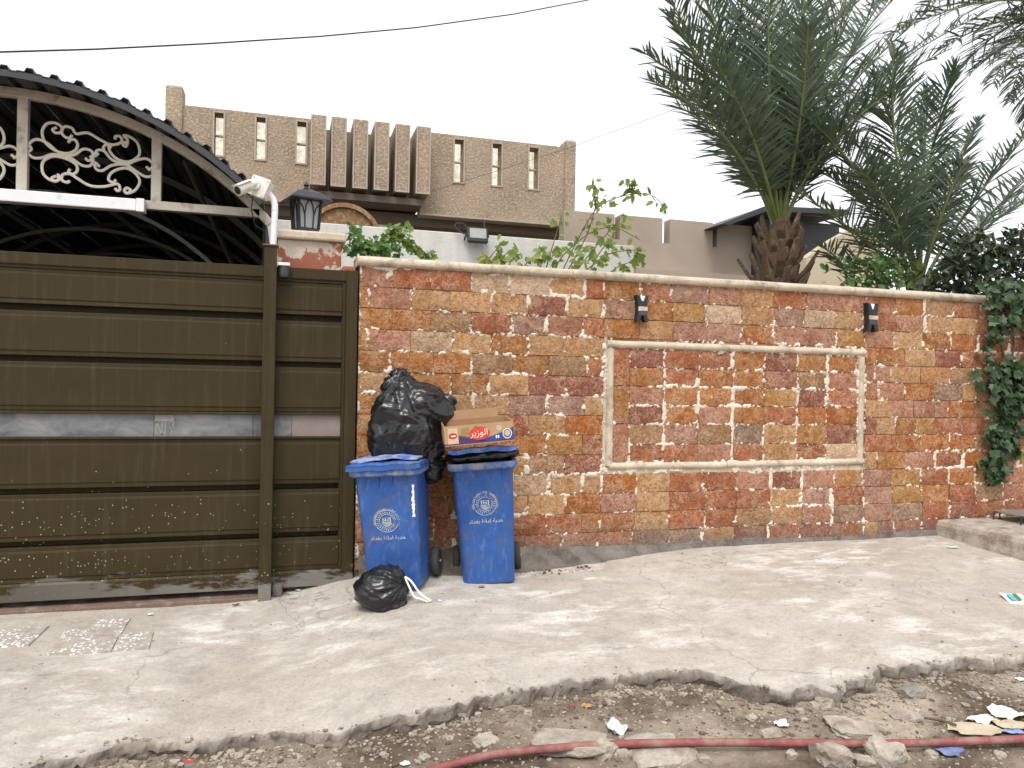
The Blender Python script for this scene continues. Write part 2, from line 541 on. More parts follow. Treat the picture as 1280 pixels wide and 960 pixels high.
M_WHITEPL = pmat('white_plastic', (0.74, 0.75, 0.77), 0.42, 0.06, 6, 60, 0.1, patch=(0.5, 0.47, 0.42), patch_scale=12, patch_lo=.6, patch_hi=.8)
M_CCTV = pmat('cctv_plastic', (0.66, 0.63, 0.57), 0.5, 0.12, 14, 60, 0.1, patch=(0.42, 0.37, 0.3), patch_scale=20, patch_lo=.55, patch_hi=.75)
M_BLACK = pmat('black_metal', (0.017, 0.018, 0.021), 0.45, 0.3, 9, 70, 0.15)
M_DARKGREY = pmat('dark_grey_plastic', (0.05, 0.052, 0.057), 0.5, 0.25, 9, 70, 0.15)
M_CABLE = pmat('cable_black', (0.02, 0.02, 0.02), 0.6, 0.1, 5, 50, 0.0)
M_TYRE = pmat('rubber_tyre', (0.045, 0.044, 0.043), 0.85, 0.3, 14, 90, 0.4)
M_STEEL = pmat('dull_steel', (0.33, 0.34, 0.35), 0.4, 0.2, 9, 60, 0.15, metal=0.6)
M_CARD = pmat('cardboard', (0.44, 0.27, 0.145), 0.85, 0.10, 10, 90, 0.15, kind='obj')
M_CARDIN = pmat('cardboard_inside_shaded', (0.32, 0.19, 0.10), 0.88, 0.12, 10, 90, 0.15, kind='obj')  # card brown darkened to paint shade on the flap and inside faces
M_RUBBLE = pmat('broken_concrete', (0.40, 0.35, 0.29), 0.93, 0.3, 11, 80, 0.9, 0.012, patch=(0.22, 0.17, 0.13), patch_scale=7, patch_lo=.5, patch_hi=.68)
M_ROCK = pmat('grey_rock', (0.25, 0.225, 0.20), 0.9, 0.3, 11, 80, 0.8, 0.01)
M_PAPER = pmat('white_paper', (0.74, 0.72, 0.68), 0.85, 0.12, 20, 90, 0.2)
M_BEIGECARD = pmat('beige_card', (0.48, 0.40, 0.29), 0.88, 0.12, 14, 90, 0.2)
M_HOSE = pmat('red_rubber_hose', (0.22, 0.062, 0.058), 0.7, 0.3, 12, 120, 0.4, 0.003, patch=(0.32, 0.21, 0.17), patch_scale=9, patch_lo=.46, patch_hi=.72)
M_WOOD = pmat('varnished_wood', (0.22, 0.11, 0.04), 0.6, 0.3, 12, 60, 0.2, patch=(0.36, 0.24, 0.12), patch_scale=14, patch_lo=.5, patch_hi=.62)

def flat_mat(name, col, rough=0.6, spec=0.4):
    return pmat(name, col, rough, 0.10, 30, 140, 0.05, 0.001, spec=spec)
M_RED = flat_mat('print_red', (0.50, 0.045, 0.03))
M_BLUEP = flat_mat('print_blue', (0.025, 0.07, 0.27))
M_PURPLE = flat_mat('print_purple', (0.08, 0.028, 0.14))
M_GREENP = flat_mat('print_green', (0.06, 0.22, 0.05))
M_WHITEP = flat_mat('print_white', (0.78, 0.75, 0.70))
M_TANP = flat_mat('print_tan', (0.60, 0.44, 0.30))
M_BLUEPLASTIC = flat_mat('blue_plastic_scrap', (0.01, 0.06, 0.30), 0.3)
M_CYAN = flat_mat('flyer_cyan', (0.10, 0.42, 0.55))
M_BAGCLEAR = flat_mat('clear_plastic_scrap', (0.55, 0.56, 0.56), 0.2)

def bin_material():
    m, t, b = nt('blue_bin_plastic')
    c = coords(t, 'obj')
    oi = N(t, 'ObjectInfo')
    va = N(t, 'VectorMath'); va.operation = 'ADD'
    pos = coords(t)
    t.links.new(pos, va.inputs[0])
    c = va.outputs[0]
    n1 = tnoise(t, c, 5, 6, .6)
    n2 = tnoise(t, c, 18, 7, .7, .4, stretch=(1.6, 1, .6))
    n3 = tnoise(t, c, 90, 4, .6)
    col = mixc(t, ramp(t, n1, .3, .7), (0.017, 0.070, 0.27), (0.030, 0.105, 0.35))
    # scuffs: bleached, and brown-grey grime
    col = mixc(t, ramp(t, n2, .52, .72, 0, .6), col, (0.13, 0.21, 0.41))
    g = tnoise(t, c, 6.5, 8, .72, .6)
    col = mixc(t, ramp(t, g, .49, .66, 0, .68), col, (0.085, 0.10, 0.145))
    r2 = tnoise(t, c, 12, 7, .7, .5)
    col = mixc(t, ramp(t, r2, .60, .70, 0, .6), col, (0.17, 0.09, 0.07))
    sx = N(t, 'SeparateXYZ'); t.links.new(pos, sx.inputs[0])
    # worn pale top rims
    up = math_(t, 'MULTIPLY', ramp(t, sx.outputs['Z'], .87, .92), ramp(t, n2, .38, .62, .0, .8))
    col = mixc(t, up, col, (0.26, 0.30, 0.42))
    t.links.new(col, b.inputs['Base Color'])
    t.links.new(ramp(t, n1, .3, .7, .40, .6), b.inputs['Roughness'])
    b.inputs['Specular IOR Level'].default_value = .4
    bump(t, b, math_(t, 'ADD', n3, n2), 0.12, 0.004)
    return m
M_BIN = bin_material()
M_RIM = pmat('worn_blue_rim', (0.055, 0.13, 0.36), 0.6, 0.35, 10, 60, 0.2, 0.003, patch=(0.27, 0.28, 0.31), patch_scale=13, patch_lo=.44, patch_hi=.62, stretch=(.5, .5, 2))

def bag_material():
    m, t, b = nt('black_bin_liner')
    c = coords(t, 'obj')
    n1 = tnoise(t, c, 9, 3, .5, .6, stretch=(1, 1, 3.2))
    n2 = tnoise(t, c, 55, 4, .6, .8)
    b.inputs['Base Color'].default_value = (0.008, 0.008, 0.010, 1)
    t.links.new(ramp(t, n1, .3, .7, .16, .32), b.inputs['Roughness'])
    b.inputs['Specular IOR Level'].default_value = .55
    p = bump(t, b, n1, 0.35, 0.016)
    bump(t, b, n2, 0.14, 0.005, p)
    return m
M_BAG = bag_material()

def glass_material(name, col, rough, mixtr):
    m, t, b = nt(name)
    b.inputs['Base Color'].default_value = (*col, 1)
    b.inputs['Roughness'].default_value = rough
    tr = N(t, 'BsdfTranslucent'); tr.inputs['Color'].default_value = (*col, 1)
    mx = N(t, 'MixShader'); mx.inputs[0].default_value = mixtr
    t.links.new(b.outputs[0], mx.inputs[1]); t.links.new(tr.outputs[0], mx.inputs[2])
    t.links.new(mx.outputs[0], t.nodes['Material Output'].inputs['Surface'])
    return m
def frost_material():
    m, t, b = nt('frosted_amber_pane')
    b.inputs['Base Color'].default_value = (.8, .74, .6, 1); b.inputs['Roughness'].default_value = .3
    c = coords(t)
    tr = N(t, 'BsdfTransparent'); t.links.new(mixc(t, ramp(t, tnoise(t, c, 9, 5, .6), .4, .7), (1, .98, .90), (.80, .72, .55)), tr.inputs['Color'])
    mx = N(t, 'MixShader'); mx.inputs[0].default_value = .86
    t.links.new(b.outputs[0], mx.inputs[1]); t.links.new(tr.outputs[0], mx.inputs[2])
    t.links.new(mx.outputs[0], t.nodes['Material Output'].inputs['Surface'])
    return m
M_FROST = frost_material()
M_LAMPGLASS = glass_material('opal_lamp_glass', (0.62, 0.64, 0.66), 0.25, 0.5)
def pane_material():
    m, t, b = nt('grey_gate_pane')
    c = coords(t)
    n = tnoise(t, c, 4.5, 7, .65, .5, stretch=(1, 1, 1.8))
    n2 = tnoise(t, c, 40, 4, .6, stretch=(1, 1, 3))
    col = mixc(t, ramp(t, n, .35, .68), (0.085, 0.095, 0.105), (0.24, 0.245, 0.245))
    col = mixc(t, ramp(t, n2, .6, .75, 0, .4), col, (0.36, 0.36, 0.35))
    t.links.new(col, b.inputs['Base Color'])
    b.inputs['Roughness'].default_value = .38
    return m
M_PANE = pane_material()
M_PANEPINK = pmat('pinkish_gate_pane', (0.235, 0.185, 0.165), 0.45, .12, 8, 60, .05)

# ------------------------------------------------------------------ ground
EDGE_PX = [(-260, 1060), (-90, 985), (31, 957), (103, 940), (137, 929), (192, 926), (268, 925), (340, 920), (440, 908), (520, 890), (572, 878),
           (640, 864), (700, 856), (744, 851), (790, 840), (840, 837), (885, 842), (930, 856), (977, 861), (1040, 860), (1080, 850),
           (1098, 837), (1166, 827), (1230, 822), (1280, 817), (1400, 806), (1560, 800)]
EP = sorted([(p.x, p.y) for p in (on_ground(*e) for e in EDGE_PX)])
EX = np.array([p[0] for p in EP]); EY = np.array([p[1] for p in EP])
def edge_y(X): return np.interp(X, EX, EY)

def dirt_base(X, Y):
    e = edge_y(X)
    d = np.maximum(0.0, e - Y)
    return pav_z(X, e) - 0.055 - 0.02 * np.minimum(d, 4.0) - 0.02 * np.minimum(d * 4, 1)

def dirt_z(X, Y):
    X = np.asarray(X, float); Y = np.asarray(Y, float)
    return dirt_base(X, Y) + 0.026 * fbm(X * 2.3, Y * 2.3, 4, 3) + 0.013 * fbm(X * 11, Y * 11, 4, 9)

xs = np.concatenate([-np.geomspace(300, 2.6, 26), np.arange(-2.5, 5.6, 0.021), np.geomspace(5.7, 300, 26)])
ys = np.concatenate([-np.geomspace(300, 4.4, 22), np.arange(-4.3, -1.2, 0.021), [-1.0, -.6, -.2, .3, 2, 6, 14, 30, 80, 300]])
GX, GY = np.meshgrid(xs, ys, indexing='ij')
GZ = np.where(GY < -1.15, dirt_z(GX, GY), -0.30)
GZ = np.where((np.abs(GX) > 20) | (GY < -20), -0.28, GZ)
g = np_mesh('ground', np.stack([GX, GY, GZ], -1).reshape(-1, 3), grid_faces(len(xs), len(ys)), M_DIRT, smooth=True)
tag(g, kind='structure')

# raised concrete footpath with a broken outer edge
px_ = np.concatenate([np.arange(-7, -2.4, .2), np.arange(-2.4, 5.2, 0.021), np.arange(5.2, 11, .2)])
NR = 104
s = np.concatenate([[1.2, .6], np.linspace(.3, 0.0, 5), np.linspace(0, 1, NR)[1:]])
VX = []; VF = []
ragged = 0.06 * fbm(px_ * 4.2, px_ * 0 + 2.2, 4, 21, .6) + 0.045 * fbm(px_ * 15, px_ * 0 + 7.2, 4, 25, .65)
ey = edge_y(px_) + ragged
rows = []
for k in range(len(s)):
    if k < 7: Y = np.full_like(px_, s[k])
    else: Y = ey * s[k]
    Z = pav_z(px_, Y) + 0.008 * fbm(px_ * 1.3, Y * 1.3, 3, 31) + 0.0035 * fbm(px_ * 9, Y * 9, 3, 35)
    near = np.clip(1 - (Y - ey) / 0.16, 0, 1)
    Z = Z - near ** 2 * np.clip(0.006 + 0.022 * fbm(px_ * 16, Y * 16, 4, 41, .7), -.004, 1)
    rows.append((px_, Y, Z, np.clip((near - .80) * 3.0, 0, 1) * np.clip(.5 + 1.3 * fbm(px_ * 7, Y * 7, 3, 77), 0, 1)))
zt = rows[-1][2]
zb = dirt_base(px_, ey) - 0.10
for q in range(1, 10):
    f = q / 9
    prof = 0.03 * f + 0.035 * f * (0.5 + fbm(px_ * 5, px_ * 0 + 1.1, 3, 51)) + 0.035 * fbm(px_ * 20, np.full_like(px_, q * .9), 4, 53, .65) * (f < .99) + .05 * f * np.clip(fbm(px_ * 1.6, px_ * 0, 2, 57) + .2, 0, 1)
    rows.append((px_, ey - prof, zt + (zb - zt) * f ** .8 - 0.004 + .012 * fbm(px_ * 14, np.full_like(px_, q * 1.3), 3, 59) * (f < .99), np.clip(np.full_like(px_, .6 + q * .14) + .35 * fbm(px_ * 6, np.full_like(px_, q * .8), 3, 79), 0, 1)))
P = np.stack([np.stack(r_[:3], -1) for r_ in rows], 1)
fl = np.stack([r_[3] for r_ in rows], 1)
pav = np_mesh('footpath', P.reshape(-1, 3), grid_faces(P.shape[0], P.shape[1])[:, ::-1], M_CONCRETE, smooth=True)
a = pav.data.attributes.new('flank', 'FLOAT', 'POINT')
a.data.foreach_set('value', fl.reshape(-1).astype(np.float32))
tag(pav, kind='structure')
sm_f = np.ones((P.shape[0] - 1, P.shape[1] - 1), bool); sm_f[:, -12:] = False
pav.data.polygons.foreach_set('use_smooth', sm_f.ravel())

# ------------------------------------------------------------------ stone wall
W0, W1 = 0.475, 9.4
PITCH, ZTOP = 0.1468, 2.202
wall = empty('stone_wall', (0.5, 0, 0), 'garden wall faced in rough orange and pink stone with cream coping', 'wall')
b = MB(); b.box(W0, W1, -0.002, 0.22, -0.25, 2.20)
b.build('wall_core', M_CEMENT, wall)

TINT = {'O': (.42, .165, .045), 'D': (.40, .122, .024), 'R': (.38, .120, .052), 'K': (.27, .088, .062), 'M': (.37, .195, .145),
        'P': (.43, .195, .125), 'T': (.50, .275, .125), 'C': (.60, .42, .28), 'Y': (.46, .225, .06), 'G': (.28, .175, .125), 'B': (.33, .18, .085)}
ROWS = {
 1: ([446, 487, 538, 588, 636, 686, 731, 753, 799, 838, 885, 924, 965, 1007, 1046, 1081, 1118, 1154, 1190, 1223, 1256], 'PRRCCTROR' 'MPTRPPROTRP'),
 2: ([446, 460, 514, 562, 613, 660, 707, 755, 796, 840, 881, 926, 966, 1004, 1043, 1077, 1118, 1154, 1190, 1218, 1258], 'OPTTTKTMO' 'YCTMCTRPTTR'),
 3: ([446, 490, 538, 589, 638, 683, 727, 753, 798, 840, 883, 926, 965, 1005, 1044, 1079, 1115, 1152, 1186, 1221, 1260], 'OOBRMPROT' 'MMDPPYPTDDR'),
 4: ([446, 460, 513, 565, 613, 660, 704, 751, None, 1079, 1095, 1129, 1167, 1200, 1234, 1266], 'OPCTOTT' 'OOTKRR'),
 5: ([446, 487, 541, 589, 640, 685, 732, 751, None, 1079, 1091, 1112, 1149, 1185, 1215, 1250], 'OOOBOBR' 'PPTOBR'),
 6: ([446, 512, 564, 611, 660, 707, 751, None, 1079, 1095, 1129, 1166, 1201, 1217, 1250], 'TOOTKK' 'RPDGYB'),
 7: ([446, 490, 540, 590, 636, 683, 730, 751, None, 1079, 1112, 1140, 1166, 1183, 1216, 1252], 'OOTTMMT' 'TPPPDB'),
 8: ([446, 512, 560, 612, 660, 706, 751, None, 1079, 1094, 1118, 1142, 1166, 1200, 1238, 1268], 'OOORTD' 'KTOYRR'+'T'),
 9: ([446, 490, 540, 588, 636, 683, 727, 751, None, 1079, 1112, 1148, 1184, 1217, 1250], 'OBOOOYR' 'RDDDT'),
 10: ([446, 512, 562, 612, 659, 705, 751, None, 1079, 1094, 1129, 1166, 1202, 1240, 1270], 'OOOYBK' 'TOPRDP'),
 11: ([446, 492, 542, 592, 640, 684, 727, 751, 794, 836, 877, 918, 961, 1001, 1040, 1077, 1112, 1149, 1183, 1216, 1250], 'OROOCTTDT' 'RRPKPOMYRDO'),
 12: ([446, 468, 518, 566, 612, 659, 705, 750, 794, 835, 879, 919, 961, 1000, 1038, 1077, 1113, 1149, 1184, 1217, 1251], 'OORBTTDMT' 'RRRTMRMYORB'),
 13: ([446, 492, 542, 590, 638, 681, 726, 749, 792, 835, 879, 918, 962, 1001, 1038, 1078, 1113, 1151, 1185, 1218, 1252], 'RORORRORT' 'RRBTPGMGRKR'),
 14: ([446, 470, 520, 568, 614, 655, 700, 745, 790, 833, 876, 916, 958, 998, 1036, 1077, 1095, 1114, 1150, 1185, 1220, 1254], 'RGRRRRRRG' 'GTKRKRTKRKG' 'R'),
}
PX0, PX1, PZ0, PZ1 = wallx(755.5), wallx(1078), 0.757, 1.752     # outer edge of the moulded frame
stones = []            # (x0,x1,z0,z1,letter)
for r, (js, cols) in ROWS.items():
    z1 = ZTOP - PITCH * (r - 1); z0 = z1 - PITCH
    ci = 0
    for a_, c_ in zip(js[:-1], js[1:]):
        if a_ is None or c_ is None: continue
        L = cols[ci] if ci < len(cols) else random.choice('ORTPD'); ci += 1
        yy = proj_y = 490 + (1.23 - (z0 + z1) / 2) * 165
        X0, X1 = wallx(a_, yy), wallx(c_, yy)
        if a_ == 1079 or (a_ == 1077 and r in (11,)): X0 = max(X0, PX1 + .012) if 4 <= r <= 10 else X0
        if c_ == 751 and 4 <= r <= 10: X1 = PX0 - .022
        X0 = max(X0, W0)
        stones.append((X0, X1, z0, z1, L))
    x = wallx(js[-1], yy)
    while x < W1 - .05:
        w = random.choice((.28, .30, .31)) if x > wallx(js[-1], yy) + .01 else .30
        stones.append((x, min(x + w, W1), z0, z1, random.choice('OORRDPTMTK'))); x += w
# the framed field: straight stacked stones
pc = [785, 828.5, 871, 914, 953, 994, 1031.6, 1069.5]
pr = [437, 460.5, 483.5, 507, 530, 555, 577]
pz = [at(840, y, 0).z for y in pr]
PAN = ['KRROKOD', 'OROOKBP', 'POODYKR', 'KDPORDD', 'BMBGTYK', 'RRPRTRC']
for i in range(6):
    for j in range(7):
        stones.append((wallx(pc[j]), wallx(pc[j + 1]), pz[i + 1], pz[i], PAN[i][j]))
for i, L in enumerate('ROP'):
    stones.append((wallx(764), wallx(785), pz[2 * i + 2], pz[2 * i], L))

# ten shared rough stone shapes, unit size in x and z, front towards -y
def stone_mesh(k):
    r_ = np.random.default_rng(100 + k)
    nu, nv = 6, 4
    V = []; F = []
    for i in range(nu):
        for j in range(nv):
            u = i / (nu - 1) * 2 - 1; v = j / (nv - 1) * 2 - 1
            ed = max(abs(u), abs(v)) > .99
            y = -0.0205 - 0.010 * r_.random()
            if ed: y = -0.0190 - 0.007 * r_.random()
            x = u * .5; z = v * .5
            if ed:
                x = x * (1 - .020 * r_.random()); z = z * (1 - .050 * r_.random())
            else:
                uu = (abs(u)); x = math.copysign((.5 - .06 - .05 * r_.random()) if uu > .55 else uu * .5, u) + .01 * r_.normal() if uu > .55 else u * .5 + .02 * r_.normal()
                z = math.copysign(.5 - .14 - .10 * r_.random(), v)
            V.append((x, y, z))
    for i in range(nu - 1):
        for j in range(nv - 1):
            a_ = i * nv + j
            F.append((a_, a_ + nv, a_ + nv + 1, a_ + 1))
    ring = [i * nv for i in range(nu)] + [(nu - 1) * nv + j for j in range(1, nv)] + [i * nv + nv - 1 for i in range(nu - 2, -1, -1)] + [j for j in range(nv - 2, 0, -1)]
    n0 = len(V)
    for q in ring: V.append((V[q][0], 0.0, V[q][2]))
    for i in range(len(ring)):
        j = (i + 1) % len(ring)
        F.append((ring[j], ring[i], n0 + i, n0 + j))
    me = bpy.data.meshes.new('stone')
    me.from_pydata(V, [], F)
    me.polygons.foreach_set('use_smooth', [True] * len(F))
    me.materials.append(M_STONE); me.update()
    me.set_sharp_from_angle(angle=rad(48))
    return me
SM = [stone_mesh(k) for k in range(10)]
GAP = 0.0015
for (x0, x1, z0, z1, L) in stones:
    o = bpy.data.objects.new('stone', random.choice(SM))
    COL.objects.link(o); o.parent = wall
    o.location = ((x0 + x1) / 2 - .5, random.uniform(-.003, .005), (z0 + z1) / 2)
    o.scale = ((x1 - x0 - GAP) * random.choice((1, -1)), 1, z1 - z0 - GAP)
    c = TINT[L]; k = random.uniform(.86, 1.14); h = random.uniform(-.05, .05)
    o.color = (min(1, c[0] * k), c[1] * k * (1 + h), c[2] * k * (1 + 2 * h), 1)

# pointing: a rough sheet of mortar squeezed out of the joints
mx = np.arange(W0, 6.75, 0.0085); mz = np.arange(0.10, 2.205, 0.0085)
MX, MZ = np.meshgrid(mx, mz, indexing='ij')
dist = np.full(MX.shape, -1.0); vert = np.zeros(MX.shape)
for (x0, x1, z0, z1, L) in stones:
    i0, i1 = np.searchsorted(mx, (x0, x1)); j0, j1 = np.searchsorted(mz, (z0, z1))
    if i1 <= i0 or j1 <= j0: continue
    xx = MX[i0:i1, j0:j1]; zz = MZ[i0:i1, j0:j1]
    dx = np.minimum(xx - x0, x1 - xx); dz = np.minimum(zz - z0, z1 - zz)
    dist[i0:i1, j0:j1] = np.minimum(dx, dz)
    vert[i0:i1, j0:j1] = (dx < dz)
dist = np.maximum(dist, 0)
big = fbm(MX * 2.6, MZ * 2.6, 3, 61); mid = fbm(MX * 13, MZ * 13, 3, 63); fin = fbm(MX * 48, MZ * 48, 3, 65)
fin2 = fbm(MX * 90, MZ * 90, 2, 67)
blob = np.clip((0.55 * big + 0.50 * mid + 0.62 * fin + .25 * fin2 + 0.12 * vert + 0.02) / 0.34, 0, 1)
hgt = 0.0145 + 0.004 * mid + 0.0130 * blob + .003 * fin2 - 0.42 * dist
white = np.clip(blob * 2.2 - .15, 0, 1)
hgt = np.where(dist > .03, 0.001, np.maximum(hgt, 0.001))
mo = np_mesh('mortar', np.stack([MX, -hgt, MZ], -1).reshape(-1, 3), grid_faces(len(mx), len(mz)), M_MORTAR, wall, smooth=True)
mo.data.attributes.new('lime', 'FLOAT', 'POINT').data.foreach_set('value', white.reshape(-1).astype(np.float32))

# coping and the moulded frame
def half_round(r, y0, z0, n=9, squash=1.0):
    return [(y0 - r * squash * math.sin(math.pi * i / (n - 1)), z0 - r * math.cos(math.pi * i / (n - 1))) for i in range(n)]
def wobble_prism(prof, x0, x1, seed, step=.08, amp=.004):
    k = max(2, int((x1 - x0) / step)); rings = []
    for i in range(k + 1):
        x = x0 + (x1 - x0) * i / k
        rings.append([(x, y + amp * float(fbm(x * 3 + j, j * .7, 3, seed)), z + amp * float(fbm(x * 3, j * .5 + 4, 3, seed + 5))) for j, (y, z) in enumerate(prof)])
    return MB().loft(rings)
cprof = [(.27, 2.196)] + [(-.036, 2.196)] + half_round(.030, -.036, 2.229, 9, .9)[1:-1] + [(-.034, 2.259), (-.005, 2.266), (.27, 2.270)]
cx = W0 - .02
for k in range(6):
    L = random.uniform(1.35, 1.6)
    x1 = min(cx + L, W1) if k < 5 else W1
    wobble_prism(cprof, cx, x1 - .003, 80 + k).build('coping_stone', M_MOULD, wall, smooth=True)
    cx = x1
mp = half_round(.029, -.012, 0, 9, 1.1)
def mould(p0, p1, seed):
    p0 = Vector(p0); p1 = Vector(p1); d = (p1 - p0); L = d.length; d.normalize()
    side = Vector((-d.z, 0, d.x))
    k = max(2, int(L / .07)); rings = []
    for i in range(k + 1):
        c = p0 + d * (L * i / k)
        w = .003 * float(fbm(i * .7, seed, 3, seed))
        rings.append([c + side * (z + w) + Vector((0, y, 0)) for y, z in mp] + [c + side * .029 + Vector((0, .0, 0)), c - side * .029])
    return MB().loft(rings)
fz0, fz1 = PZ0 + .045, PZ1 - .035
fx0, fx1 = PX0 + .035, PX1 - .035
mid_x = wallx(907)
for seed, (p0, p1) in enumerate([((fx0 - .034, 0, fz1), (fx1 + .034, 0, fz1)), ((fx0, 0, fz0 - .01), (fx0, 0, fz1 - .034)), ((fx1, 0, fz0 - .01), (fx1, 0, fz1 - .034)),
                                 ((fx0 - .0, 0, fz0 - .01), (mid_x - .002, 0, fz0 - .014)), ((mid_x + .002, 0, fz0 - .012), (fx1 + .034, 0, fz0))]):
    mould(p0, p1, seed + 3).build('moulding', M_MOULD, wall, smooth=True)
# flat cream fillets beside the moulding
b = MB(); b.box(PX0 - .018, PX0 + .006, -.019, 0, PZ0 - .03, PZ1 + .02)
b.build('mortar_band', M_MOULD, wall)
b = MB(); b.box(PX0 + .005, PX1 + .01, -.018, 0, PZ0 - .030, PZ0 + .012)
b.build('mortar_band', M_MOULD, wall)

# cement haunch trowelled against the wall foot
fx = np.arange(W0 + .02, 9, .04)
rowsP = []
hw = np.interp(fx, [0, 1.9, 2.6, 3.1, 9], [.24, .23, .12, .045, .045])
hz = np.interp(fx, [0, 1.9, 2.6, 3.1, 9], [.205, .205, .20, .185, .19])
nz = fbm(fx * 2.5, fx * 0, 4, 91)
for f in np.linspace(0, 1, 14):
    Y = -hw * (f ** 1.25) * (1 + .25 * nz) - .030 * (f > -1)
    z0 = pav_z(fx, Y) - .012
    Z = z0 + (hz + .03 * nz - z0) * (1 - f) ** 1.5 + .010 * fbm(fx * 7, np.full_like(fx, f * 5), 3, 95) * (0 < f < 1)
    rowsP.append(np.stack([fx, Y, Z], -1))
P = np.stack(rowsP, 1)
top = P[:, :1].copy(); top[:, :, 1] = 0.01; top[:, :, 2] -= .005
P = np.concatenate([top, P], 1)
np_mesh('cement_haunch', P.reshape(-1, 3), grid_faces(P.shape[0], P.shape[1])[:, ::-1], M_CEMENT, wall, smooth=True)

# ------------------------------------------------------------------ gate
GX0, GX1 = -3.9, 0.462
gate = empty('sliding_gate', (-1.5, 0, 0), 'olive brown steel sliding gate of wide horizontal boards', 'gate')
def gz_(y): return CAMH + (468.6 - y) * 4.70 / 960
YG = -0.03
def rail(prof, name): MB().prism_x(prof, GX0, GX1).build(name, M_GATE, gate, bevel=.002)
rail([(YG + .055, 2.155), (YG, 2.155), (YG, 2.085), (YG + .012, 2.075), (YG + .012, 2.062), (YG + .055, 2.062)], 'top_rail')
rail([(YG + .055, .118), (YG + .014, .118), (YG + .002, .105), (YG + .002, -.012 + .02), (YG + .055, -.012 + .02)], 'bottom_rail')
for xa, xb in ((.385, .462), (GX0, GX0 + .08)):
    b = MB(); b.box(xa, xb, YG - .006, YG + .058, .006, 2.157); b.box(xa - .022, xa, YG + .010, YG + .05, .119, 2.061)
    b.build('stile', M_GATE, gate, bevel=.003)
BXR = .362
boards = [(2.060, 1.843), (1.799, 1.525), (1.486, 1.186), (1.004, .702), (.663, .376), (.338, .120)]
for (zt, zb) in boards:
    fl_ = .026
    prof = [(YG + .085, zt), (YG + .018, zt), (YG + .018, zt - fl_), (YG + .006, zt - fl_ - .007), (YG + .006, zb + fl_ + .006), (YG + .012, zb + fl_), (YG + .012, zb), (YG + .085, zb)]
    k = 24; rings = []
    for i in range(k + 1):
        x = GX0 + .08 + (BXR - GX0 - .08) * i / k
        w = .0035 * float(fbm(x * 1.3, zt * 3, 3, 7))
        rings.append([(x, y + (w if 2 <= j <= 5 else 0), z) for j, (y, z) in enumerate(prof)])
    MB().loft(rings).build('board', M_GATE, gate, bevel=.0025)
b = MB(); b.box(GX0 + .05, BXR + .02, YG + .086, YG + .092, .12, 2.06); b.build('back_sheet', M_GATE, gate)
for zt, zb in ((1.183, 1.166), (1.022, 1.006)):
    MB().prism_x([(YG + .054, zt), (YG + .004, zt), (YG + .004, zb), (YG + .054, zb)], GX0 + .08, BXR).build('glazing_bar', M_GATE, gate, bevel=.002)
pane_edges = [(GX0 + .08, -1.9), (-1.897, wallx(192, 530)), (wallx(192, 530) + .003, wallx(316, 530)), (wallx(316, 530) + .003, wallx(364.5, 530)), (wallx(364.5, 530) + .003, BXR)]
for i, (xa, xb) in enumerate(pane_edges):
    b = MB(); b.box(xa, xb, YG + .030 + .001 * (i % 2), YG + .05, 1.022, 1.166)
    pn = b.build('pane', M_PANEPINK if i == 4 else M_PANE, gate)
    if i == 2:      # old sticker residue with scratched marks
        q = MB(); xs0 = wallx(192, 530) + .006
        q.box(xs0, xs0 + .115, YG + .0285, YG + .030, 1.12, 1.160)
        def st(x0, z0, x1, z1):
            d = Vector((x1 - x0, 0, z1 - z0)); n_ = Vector((-d.z, 0, d.x)).normalized() * .0035
            a0 = Vector((xs0 + x0, YG + .0285, 1.03 + z0)); a1 = Vector((xs0 + x1, YG + .0285, 1.03 + z1))
            q.add([a0 - n_, a1 - n_, a1 + n_, a0 + n_], [(0, 1, 2, 3)])
        for s_ in [(.01, .0, .01, .088), (.01, .088, .045, .0), (.045, .0, .045, .088), (.062, .0, .062, .088), (.085, .088, .115, .088), (.115, .088, .098, .0), (.085, .045, .12, .045)]: st(*s_)
        q.build('sticker_residue', pmat('sticker_residue', (.25, .25, .225), .8, .25, 30, 90, .1), pn)

b = MB(); b.box(GX0, W0 - .03, -.085, .12, -.12, -.030); b.build('floor_track', pmat('reddish_sill', (.17, .11, .085), .9, .3, 6, 60, .5, .006, patch=(.30, .25, .21), patch_scale=5, patch_lo=.5, patch_hi=.62), gate, bevel=.008)
# upright guide post in front of the gate, carrying the camera mast
post = empty('guide_post', (-.08, -.1, -.06), 'square olive steel guide post standing in front of the gate', 'post')
pb = at(331, 749, -.10)
b = MB(); b.box(pb.x - .042, pb.x + .038, -.135, -.055, pb.z - .03, at(339, 308, -.1).z)
b.build('shaft', M_GATE, post, bevel=.004)
zt = at(339, 308, -.1).z
b = MB(); b.box(pb.x - .052, pb.x + .048, -.145, -.045, zt, zt + .008); b.build('cap_plate', pmat('rusty_cap', (.20, .09, .06), .8, .3, 20, 80, .3), post)
b = MB(); b.box(pb.x + .045, pb.x + .11, -.09, -.02, -.035, .045); b.build('floor_bracket', M_CEMENT, post, bevel=.01)

